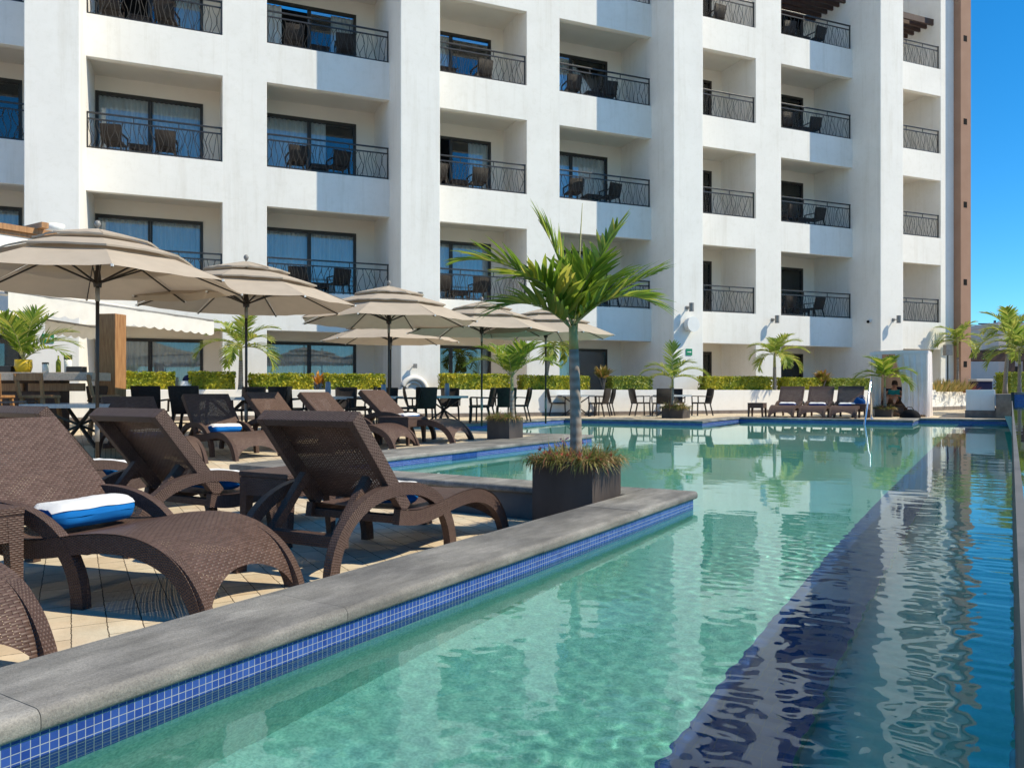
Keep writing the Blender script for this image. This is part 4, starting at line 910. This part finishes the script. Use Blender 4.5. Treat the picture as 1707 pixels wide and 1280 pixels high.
# ---------------------------------------------------------------- bar pavilion, awning
bx = Vector((-6.34, 11.8, 0)); T = thing('bar_counter', 'outdoor bar counter with thick speckled stone top and wooden front boards', 'bar counter', (-8.4, 12.05, .25), 0)
m = MB(); m.box(-2.6, 2.06, -.28, .28, .92, 1.045); m.build('stone_top', M['counter'], T, bevel=.008)
m = MB(); m.box(-2.5, 1.45, -.08, .2, 0, .919); m.build('counter_body', M['darkwood'], T)
for i, x in enumerate((-2.3, -1.12, .06, 1.0)):
    m = MB(); m.box(x, x+(.86 if i else 1.0), -.13, -.085, .76, .88); m.build('front_board', M['wood'], T, bevel=.006)
def stool(label, X, Y, rz):
    T = thing('bar_stool', label, 'stool', (X, Y, .25), rz, 'wooden bar stools')
    m = MB(); m.box(-.19, .19, -.19, .19, .66, .70); m.build('seat', M['wood'], T, bevel=.01)
    for sx in (-1, 1):
        for sy in (-1, 1):
            m = MB(); m.bar((sx*.22, sy*.22, 0), (sx*.15, sy*.15, .66), .045); m.build('leg', M['wood'], T)
    m = MB(); m.bar((-.2, -.2, .25), (.2, -.2, .25), .03); m.bar((-.2, .2, .25), (.2, .2, .25), .03); m.build('footrest', M['wood'], T)
    m = MB(); m.bar((-.17, .18, .70), (-.19, .24, 1.0), .04); m.bar((.17, .18, .70), (.19, .24, 1.0), .04); m.bar((-.21, .24, .96), (.21, .24, .96), .03, .1); m.build('backrest', M['wood'], T)
stool('wooden bar stool under the right end of the stone counter', -6.75, 11.15, R(175)); stool('wooden bar stool beside the thick wooden post', -6.2, 11.9, R(120)); stool('wooden bar stool behind the coarse woven chair', -7.5, 11.3, R(185))
def post(label, X, Y, rz, a, z1):
    m = MB(); m.box(-a, a, -a*.8, a*.8, .0, z1-.25); return tag(m.build('timber_post', M['wood'], bevel=.012, loc=(X, Y, .25), rot=rz), label, 'post', 'timber posts of the bar')
post('thick sunlit wooden post at the end of the bar under the awning', -6.72, 13.1, R(-11), .17, 2.30); post('wooden post at the left picture edge by the bar', -8.72, 12.9, R(38), .12, 3.1)
def jar(label, name, cat, X, Y, prof, mat, z=1.296, group='bottles and jars on the bar counter', neck=None):
    T = thing(name, label, cat, (X, Y, z), 0, group); m = MB(); m.lathe(prof, 12); m.build('body', mat, T, smooth=True)
    if neck: m = MB(); m.lathe(neck, 10); m.build('cap', M['bronze'], T)
tp = MB(); tp.lathe([(0, 0), (.10, 0), (.125, .08), (.12, .20), (.10, .20), (.10, .15), (0, .15)], 18); tag(tp.build('plant_pot', M['yellowpot'], loc=(-7.55, 12.05, 1.296), smooth=True), 'yellow glazed pot holding the palm on the bar counter', 'pot')
jar('tall dark bottle on the bar counter', 'bottle', 'bottle', -6.98, 12.0, [(0, 0), (.035, 0), (.035, .16), (.012, .21), (.012, .26), (0, .26)], M['hedgedark'])
jar('clear jar with a dark lid on the bar counter', 'jar', 'jar', -6.86, 12.05, [(0, 0), (.05, 0), (.055, .2), (0, .2)], M['whiteplastic'], neck=[(0, .2), (.058, .2), (.058, .27), (0, .27)])
jar('low glass jar beside the yellow pot', 'jar', 'jar', -7.18, 12.0, [(0, 0), (.045, 0), (.045, .13), (0, .13)], M['whiteplastic'], neck=[(0, .13), (.047, .13), (.047, .155), (0, .155)])
m = MB(); m.box(-.12, .12, -.08, .08, 0, .09); tag(m.build('napkin_tray', M['bronze'], loc=(-6.7, 12.0, 1.297), bevel=.01), 'small black tray near the end of the bar counter', 'tray')
m = MB(); m.box(-.3, .3, -.1, .1, 0, .10); tag(m.build('drip_tray', M['bronze'], loc=(-7.98, 12.05, 1.297), bevel=.01), 'long black tray at the picture edge of the bar counter', 'tray')
# bar roof with timber beams
rv = Vector((.55, .83, 0)).normalized(); rn = Vector((-rv.y, rv.x, 0))
def slab(m, a, L0, L1, d0, d1, z0, z1):
    P_ = [a+rv*L0+rn*d0, a+rv*L1+rn*d0, a+rv*L1+rn*d1, a+rv*L0+rn*d1]; m.hexa([p+Vector((0, 0, z0)) for p in P_], [p+Vector((0, 0, z1)) for p in P_])
ra = Vector((-8.32, 14.2, 0)); T = thing('bar_roof', 'white bar roof with reddish timber beams behind the largest parasol', 'roof', (0, 0, 0))
m = MB(); slab(m, ra, -6, -.12, 0, 3, 3.12, 3.72); m.build('fascia', M['stucco'], T)
m = MB(); slab(m, ra, -6, .0, -.08, .04, 3.80, 3.90); slab(m, ra, -6, -.1, -.02, 3, 3.722, 3.795); m.build('edge_beam', M['wood'], T)
for i in range(6): m = MB(); slab(m, ra, -4.6+i*.85, -4.48+i*.85, -.25, 3, 3.902, 4.0); m.build('rafter', M['wood'], T)
m = MB(); slab(m, ra, -6, -2.6, .15, .4, .25, 3.12); m.build('back_post', M['stucco'], T)
p = ra+rv*(.55)+rn*.5; m = MB(); m.lathe([(0, .05), (.1, .04), (.17, .10), (.2, .2), (.16, .14), (0, .1)], 14); tag(m.build('roof_dish', M['whiteplastic'], loc=(p.x-.35, p.y, 4.0), smooth=True), 'small white dish on the bar roof beams', 'dish')
def awning(label, A, B, z, drop, back, rise, val):
    A, B = Vector(A), Vector(B); d = (B-A).normalized(); n = Vector((-d.y, d.x, 0)); L = (B-A).length
    T = thing('awning', label, 'awning', (A.x, A.y, 0), 0, 'white awnings of the bar'); o = A.copy()
    m = MB(); m.grid(lambda i, j: tuple(d*(L*i)+n*(back*j)+Vector((0, 0, z+rise*j-.05*sin(pi*j)))), 14, 6); m.build('cloth', M['awning'], T, smooth=True)
    m = MB(); m.tube([Vector((0, 0, z)), d*L+Vector((0, 0, z))], .035, 8); m.build('front_bar', M['greymetal'], T, smooth=True)
    ns = int(L/.27); m = MB(); q = 8
    m.grid(lambda i, j: tuple(d*(L*i)-n*(.04+.012*sin(i*31))+Vector((0, 0, z-.01-(val+.045*abs(sin(pi*i*ns)))*j))), ns*q, 2); m.build('scalloped_valance', M['awning'], T)
    for f_ in (.1, .9):
        m = MB(); m.bar(d*(L*f_)+Vector((0, 0, z-.02)), d*(L*f_)+n*(back*.6)+Vector((0, 0, z+rise*.5-.12)), .03); m.build('folding_arm', M['whiteplastic'], T)
awning('long white awning with a scalloped edge behind the two nearest parasols', (-7.98, 12.3, 0), (-6.72, 17.5, 0), 2.58, .3, 2.3, .42, .27)
awning('second cream awning seen under the long one, further back', (-8.9, 14.8, 0), (-8.85, 17.6, 0), 2.36, .3, 1.6, .3, .22)

# ---------------------------------------------------------------- cabana and its guest
cb = W(26.98, -2.495); T = thing('cabana', 'white draped cabana at the far corner of the pool', 'cabana', (cb.x, cb.y, .25), PR)
hx_, hy_, ch = .775, .78, 1.98      # half width (t), half depth (s)
for sx in (-1, 1):
    for sy in (-1, 1): m = MB(); m.bar((sx*(hx_-.03), sy*(hy_-.03), 0), (sx*(hx_-.03), sy*(hy_-.03), ch-.02), .05); m.build('post', M['whiteplastic'], T)
m = MB(); m.grid(lambda i, j: ((i-.5)*2*(hx_+.02), (j-.5)*2*(hy_+.02), ch+.045-.02*(2*i-1)**2-.02*(2*j-1)**2), 8, 8); m.grid(lambda i, j: ((i-.5)*2*(hx_+.02), -(hy_+.022), ch+.012-.02*(2*i-1)**2-.10*j), 8, 1); m.build('roof_cloth', M['white'], T, smooth=True)
def drape(name, a, b, z0f, mat, amp=.03, freq=26, pinch=0):
    a, b = Vector(a), Vector(b); d = b-a; n = Vector((-d.y, d.x)).normalized(); m = MB(); L = d.length
    def fn(i, j):
        k_ = 1-pinch*sin(pi*min(1, (1-j)*.62))**2; w_ = amp*(sin(i*L*freq+2*j)+.45*sin(i*L*freq*2.3+1))*(.5+.7*(1-j)); p = a+d*(i*k_)+n*w_; return (p.x, p.y, z0f(i)+(ch-z0f(i))*j)
    m.grid(fn, max(16, int(L*60)), 14); m.build(name, mat, T, smooth=True)
drape('front_curtain', (hx_, -hy_), (-.10, -hy_), lambda i: .06+.42*i**3, M['white'], .018, 30, .22)
drape('front_curtain', (-hx_, -hy_), (-.46, -hy_), lambda i: .03, M['white'], .03, 34, .1)
drape('side_curtain', (hx_, -hy_), (hx_, hy_), lambda i: .0, M['white'], .035, 24)
drape('side_curtain', (-hx_, hy_), (-hx_, -hy_), lambda i: .0, M['white'], .03, 24)
drape('back_curtain', (-hx_+.05, hy_-.05), (hx_-.05, hy_-.05), lambda i: .0, M['drapebeige'], .02, 24)
lounger('dark lounger inside the white cabana under the reclining guest', 26.05, -2.72, R(-90), 40, .25, 'loungers in the cabana')
def skinned(name, verts, edges, radii, mat, parent, sub=1):
    me = bpy.data.meshes.new(name); me.from_pydata(verts, edges, []); o = bpy.data.objects.new(name, me); C.objects.link(o); o.parent = parent
    sm = o.modifiers.new('skin', 'SKIN'); sv = me.skin_vertices[0].data
    for v_, r_ in zip(sv, radii): v_.radius = (r_ if isinstance(r_, tuple) else (r_, r_))
    sv[0].use_root = True; sb_ = o.modifiers.new('sub', 'SUBSURF'); sb_.levels = sb_.render_levels = sub; me.materials.append(mat); sm.use_smooth_shade = True; return o
pc = W(26.95, -2.73); G = thing('person', 'guest in a teal top and dark glasses reclining inside the white cabana', 'person', (pc.x, pc.y, .25), PR)
def body():
    v = [(0, .10, .47), (0, .24, .60), (0, .38, .76), (0, .45, .86), (0, .455, .93), (0, .455, 1.02)]
    e = [(0, 1), (1, 2), (2, 3), (3, 4), (4, 5)]; r = [(.15, .10), (.13, .095), (.155, .09), .052, (.075, .085), (.07, .08)]
    def add(p, par, rad): v.append(p); e.append((par, len(v)-1)); r.append(rad); return len(v)-1
    for sx in (-1, 1):
        a = add((sx*.10, .02, .47), 0, .085); a = add((sx*.12, -.36, .58), a, .062); a = add((sx*.11, -.74, .40), a, .04); a = add((sx*.11, -.80, .43), a, .032); add((sx*.12, -.80, .53), a, .028)
        s_ = add((sx*.18, .37, .745), 2, .055); el = add((sx*.30, .20, .58), s_, .04); wr = add((sx*.13, .03, .63), el, .028); pm = add((sx*.075, -.015, .645), wr, (.034, .018))
        for q, (dx, dy, L_) in enumerate(((-.05, -.028, .9), (-.055, -.008, 1.0), (-.052, .012, .95), (-.045, .03, .75))): f1 = add((sx*(.075+dx*.7*L_), -.015+dy, .65), pm, .009); add((sx*(.075+dx*1.35*L_), -.022+dy*1.2, .635), f1, .008)
        t1 = add((sx*.09, -.05, .66), wr, .010); add((sx*.06, -.075, .655), t1, .009)
    return v, e, r
v, e, r = body(); skinned('body', v, e, r, M['skin'], G, 2)
skinned('teal_top', [(0, .15, .50), (0, .25, .60), (0, .375, .75), (.165, .37, .74), (-.165, .37, .74)], [(0, 1), (1, 2), (2, 3), (2, 4)], [(.19, .15), (.185, .15), (.20, .14), .085, .085], M['teal'], G, 2)
m = MB(); m.lathe([(0, .125), (.055, .115), (.084, .07), (.09, .0), (.085, -.04)], 16); m.build('hair', M['hair'], G, smooth=True, loc=(0, .492, .99))
m = MB(); m.box(-.072, .072, .362, .376, .965, .998); m.build('sunglasses', M['bronze'], G, bevel=.006)
m = MB(); m.tube([(0, .372, .965), (0, .358, .945), (0, .37, .938)], [.008, .013, .008], 6); m.build('nose', M['skin'], G, smooth=True)
m = MB(); m.box(-.03, .03, .368, .376, .912, .920); m.build('mouth', M['redleaf'], G)
m = MB(); m.grid(lambda i, j: ((i-.5)*.66, .50+.10*j+.012*sin(9*i), .62+.26*j-.03*sin(7*i)), 12, 6); m.build('backing_towel', M['navycloth'], G, smooth=True)
# things left on the pool edge
b = W(24.88, -2.08); T = thing('beach_bag', 'black soft beach bag lying on the pool corner in front of the cabana', 'bag', (b.x, b.y, .26), PR)
m = MB(); m.grid(lambda i, j: (.27*cos(2*pi*i)*sin(pi*j*.5+.001)*(1+.07*sin(6*pi*i)), .16*sin(2*pi*i)*sin(pi*j*.5+.001), .24*cos(pi*j*.5)*(1+.06*sin(8*pi*i)*j)), 24, 8); m.build('body', M['blackcloth'], T, smooth=True)
m = MB(); m.tube([(-.1, -.02, .22), (-.06, -.03, .30), (.05, -.03, .30), (.1, -.02, .22)], .012, 6); m.build('handle', M['blackcloth'], T, smooth=True)
rolled_towel('white rolled towel beside the black beach bag at the cabana', 26.6, -1.66, R(0), .2, .25, .01, 0, .34, 'towelwhite', 'rolled pool towels')
tb = W(24.35, -3.33); side_table('small dark side table with a blue bag, between the distant loungers and the handrail', 24.35, -3.30, 0, .25, .40, .44)
T = thing('tote_bag', 'bright blue tote bag on the small table by the pool handrail', 'bag', (tb.x, tb.y, .655), PR); T.scale = (.85, .85, .7); m = MB(); m.grid(lambda i, j: (.19*cos(2*pi*i)*(1-.5*j**3), .11*sin(2*pi*i)*(1-.6*j**3), .25*j+.03*sin(4*pi*i)*j), 20, 6); m.build('body', M['bluecloth'], T, smooth=True)
m = MB(); m.tube([(-.05, 0, .22), (.02, 0, .33), (.12, 0, .30), (.17, 0, .2)], .015, 6); m.build('strap', M['bluecloth'], T, smooth=True)
hp = [W(22.42, -2.96, -.1), W(22.5, -2.96, .12), W(23.42, -2.93, 1.26), W(23.5, -2.93, 1.32), W(23.58, -2.93, 1.30), W(23.62, -2.93, 1.22), W(23.62, -2.93, .25)]
T = thing('pool_handrail', 'slanting stainless steel handrail rising out of the pool by the cabana', 'handrail', tuple(W(23.62, -2.93, .25)))
m = MB(); o = W(23.62, -2.93, .25); m.tube([p-o for p in hp], .026, 10); m.build('tube', M['steel'], T, smooth=True); m = MB(); m.lathe([(0, .02), (.05, .02), (.055, .0)], 14); m.build('base_flange', M['steel'], T)

# ---------------------------------------------------------------- lamps, signs, niche, vases
def wall_lamp(label, u, w_, z, kind='lamp'):
    p = F(u, w_, z); T = thing('wall_lamp' if kind == 'lamp' else 'wall_speaker', label, 'wall lamp' if kind == 'lamp' else 'speaker', tuple(p), FAC, 'grey spotlights on the hotel wall' if kind == 'lamp' else None)
    if kind == 'lamp':
        m = MB(); m.box(-.06, .06, -.03, -.002, -.06, .06); m.bar((0, -.02, 0), (0, -.22, .0), .035); m.build('bracket', M['greymetal'], T)
        m = MB(); m.tube([(0, -.27, -.15), (0, -.27, .15)], .085, 14); smooth_by_angle(m.build('lamp_head', M['greymetal'], T), 40)
    else:
        m = MB(); m.tube([(0, -.002, 0), (0, -.06, 0)], .10, 18); m.build('mount', M['greymetal'], T)
        m = MB(); m.tube([(0, -.061, 0), (.02, -.30, 0)], [.24, .27], 24); smooth_by_angle(m.build('housing', M['whiteplastic'], T), 40)
wall_lamp('small grey spotlight above the round speaker on the third pillar', 16.42, WF, 3.98); wall_lamp('round white speaker on the third pillar', 16.47, WF, 3.38, 'spk')
wall_lamp('small grey spotlight on the wall above the palm by the distant loungers', 21.5, WB, 3.86); wall_lamp('small grey spotlight on the pillar next to the security camera', 26.4, WF, 3.91); wall_lamp('small grey spotlight behind the parasols on the second pillar', 6.55, WF, 3.87)
p = F(25.81, 23.75, 3.88); T = thing('security_camera', 'white bullet security camera on the shaded side of the last pillar', 'camera', tuple(p), FAC)
m = MB(); m.tube([(-.05, 0, .0), (-.30, -.12, -.04)], .075, 12); m.build('housing', M['whiteplastic'], T); m = MB(); m.tube([(-.301, -.12, -.04), (-.32, -.127, -.043)], .06, 12); m.build('lens', M['dark'], T); m = MB(); m.tube([(-.002, 0, .02), (-.06, 0, .02)], .05, 10); m.build('mount', M['whiteplastic'], T)
for u, z, w_, lb in ((16.5, 2.40, WF, 'small green exit sign with a white arrow on the third pillar'), (-3.3, 2.36, WF, 'small green exit sign with a white arrow on the pillar behind the bar palm')):
    p = F(u, w_, z); T = thing('exit_sign', lb, 'sign', tuple(p), FAC, 'green exit signs'); m = MB(); m.box(-.13, .13, -.02, -.003, -.10, .13); m.build('plate', M['sign'], T)
    m = MB(); m.box(-.08, .05, -.024, -.021, .0, .03); m.add([(.04, -.0225, .05), (.04, -.0225, -.02), (.10, -.0225, .015)], [(0, 1, 2)]); m.build('arrow', M['whiteplastic'], T)
p = F(6.40, 23.2, 1.0); T = thing('wall_niche', 'white arched niche moulding on the second pillar, like a shell fountain', 'niche', tuple(p), FAC)
m = MB(); m.tube([(cos(a)*.40, -.08, sin(a)*.42) for a in [pi*i/20 for i in range(21)]], .085, 10); m.tube([(cos(a)*.27, -.045, sin(a)*.29) for a in [pi*i/20 for i in range(21)]], .05, 10); m.build('arch_moulding', M['stucco'], T, smooth=True)
m = MB(); m.grid(lambda i, j: (cos(pi*i)*.25*j, -.005-.05*(1-j), sin(pi*i)*.27*j), 16, 4); m.build('basin', M['stucco'], T, smooth=True)
m = MB(); m.tube([(0, -.002, .78), (0, -.16, .80), (.06, -.2, .72)], .018, 6); m.box(-.03, .07, -.2, -.1, .72, .85); m.build('water_spout', M['greymetal'], T)
def vase(label, X, Y, z, h, seed, leafy=True):
    T = thing('vase', label, 'vase', (X, Y, z), 0, 'pale vases on the dining tables'); m = MB(); m.lathe([(0, 0), (.055, 0), (.06, h*.6), (.05, h), (.042, h), (.045, h*.5), (0, .02)], 14); m.build('body', M['bluevase'], T, smooth=True)
    rng = random.Random(seed); m = MB()
    for i in range(9):
        a = rng.uniform(0, 6.28); d = Vector((cos(a)*.35, sin(a)*.35, 1)); leaflet(m, Vector((0, 0, h*.8)), d, Vector((1, 0, 0)), rng.uniform(.15, .32), .05, .5, .2, 3)
    m.build('leaves', M['frond'], T)
vase('pale blue vase with a green sprig left of the arched niche', -2.84, 17.25, .903, .26, 1); vase('pale grey vase with dark leaves on the starry legged table', -1.55, 18.6, .903, .30, 2); vase('pale blue vase by the orange flowered plant', -3.75, 15.9, .903, .30, 3)
vase('small white vase on the table by the corner planter', 5.0, 24.6, .903, .18, 4)
p = F(-.2, 22.35); T = thing('towel_bundle', 'bundle of white and navy towels between two golden hedges', 'towel', (p.x+.2, p.y, .985), FAC)
m = MB(); m.grid(lambda i, j: (.22*cos(2*pi*i)*(1-.35*j), .14*sin(2*pi*i)*(1-.35*j), .30*j), 16, 6); m.build('white_towel', M['towelwhite'], T, smooth=True); m = MB(); m.grid(lambda i, j: (.04+.13*cos(2*pi*i)*cos(pi*j/2), .10*sin(2*pi*i)*cos(pi*j/2), .30+.16*sin(pi*j/2)), 14, 6); m.build('navy_towel', M['navycloth'], T, smooth=True)

# ---------------------------------------------------------------- beyond the hotel
def house(label, X, Y, w_, d_, h, mat, rz=0, wins=()):
    T = thing('house', label, 'building', (X, Y, -.05), rz, 'buildings behind the hotel grounds'); m = MB(); m.box(-w_/2, w_/2, -d_/2, d_/2, 0, h); m.build('wall', M[mat], T)
    m = MB(); m.box(-w_/2-.1, w_/2+.1, -d_/2-.1, d_/2+.1, h+.001, h+.25); m.build('roof', M['far1'], T)
    for (x, z, ww, hh) in wins: m = MB(); m.box(x-ww/2, x+ww/2, -d_/2-.04, -d_/2-.002, z, z+hh); m.build('window', M['bronze'], T)
house('tall pale grey house edge just right of the stair tower', 35.0, 58, 2.6, 8, 5.6, 'far1', 0, [(-.3, .6, .9, 2.2)])
house('mauve grey block between the tower and the pergola', 37.0, 56, 2.6, 8, 5.5, 'far2')
house('low grey house behind the pergola posts', 43.5, 62, 8, 8, 3.3, 'far2', 0, [(1.5, .8, 1.2, 1.2)])
T = house('low house with a terracotta hip roof behind the edge palms', 47.0, 66, 7, 7, 2.6, 'far1')
rf = MB(); rf.add([(43.2, 62.2, 2.85), (50.8, 62.2, 2.85), (50.8, 69.8, 2.85), (43.2, 69.8, 2.85), (45.6, 66, 4.6), (48.4, 66, 4.6)], [(0, 1, 5, 4), (1, 2, 5), (2, 3, 4, 5), (3, 0, 4)])
hs = [o for o in C.objects if o.get('label') == 'low house with a terracotta hip roof behind the edge palms'][0]; ro = rf.build('hip_roof', M['terracotta'], hs); ro.matrix_parent_inverse = Matrix.Translation(-Vector(hs.location))
T = thing('pergola', 'dark timber pergola standing between the stair tower and the edge palms', 'pergola', (26.6, 43, .0))
m = MB(); m.box(-1.2, 3.4, -.1, .1, 2.75, 3.15); m.build('beam', M['darkwood'], T); m = MB(); m.box(-1.2, 3.4, 1.9, 2.1, 2.75, 3.15); m.build('beam', M['darkwood'], T)
for i in range(9): m = MB(); m.box(-1.1+i*.53, -.98+i*.53, -.3, 2.3, 3.152, 3.32); m.build('rafter', M['darkwood'], T)
for x in (.95, 1.75): m = MB(); m.box(x-.13, x+.13, -.09, .09, -.05, 2.749); m.build('post', M['darkwood'], T)
for x in (-1.0, 3.2): m = MB(); m.box(x-.1, x+.1, 1.91, 2.09, -.05, 2.749); m.build('post', M['darkwood'], T)
T = thing('utility_pole', 'thin utility pole with crossarms and hanging wires against the blue sky', 'pole', (36.2, 58, 0))
m = MB(); m.tube([(0, 0, 0), (0, 0, 6.2)], .09, 8); m.build('pole', M['greymetal'], T)
for z in (6.0, 5.1): m = MB(); m.box(-1.5, 1.6, -.05, .05, z, z+.09); m.build('crossarm', M['bronze'], T)
for x in (-.35, .9): m = MB(); m.box(x, x+.12, -.06, .06, 5.1, 6.3); m.build('insulator', M['bronze'], T)
for z in (6.05, 5.15): m = MB(); m.tube([(-3+.8*i, 0, z-.25*sin(pi*i/12)) for i in range(13)], .025, 4); m.build('wire', M['bronze'], T)
p = F(31.0, 23.6); T = thing('path_lamp', 'dark lantern on a thin post in front of the stair tower', 'lamp', (18.55, 33.2, 1.0)); m = MB(); m.tube([(0, 0, 0), (0, 0, 1.55)], .03, 8); m.build('post', M['bronze'], T); m = MB(); m.box(-.13, .13, -.13, .13, 1.55, 2.0); m.build('lantern', M['greymetal'], T)
T = thing('storage_bin', 'dark blue bin with a pale lid beside the stair tower', 'bin', (20.6, 34.3, .2)); m = MB(); m.box(-.35, .35, -.3, .3, 0, 1.25); m.build('body', M['navycloth'], T, bevel=.03); m = MB(); m.box(-.37, .37, -.32, .32, 1.251, 1.36); m.build('lid', M['far1'], T, bevel=.03)
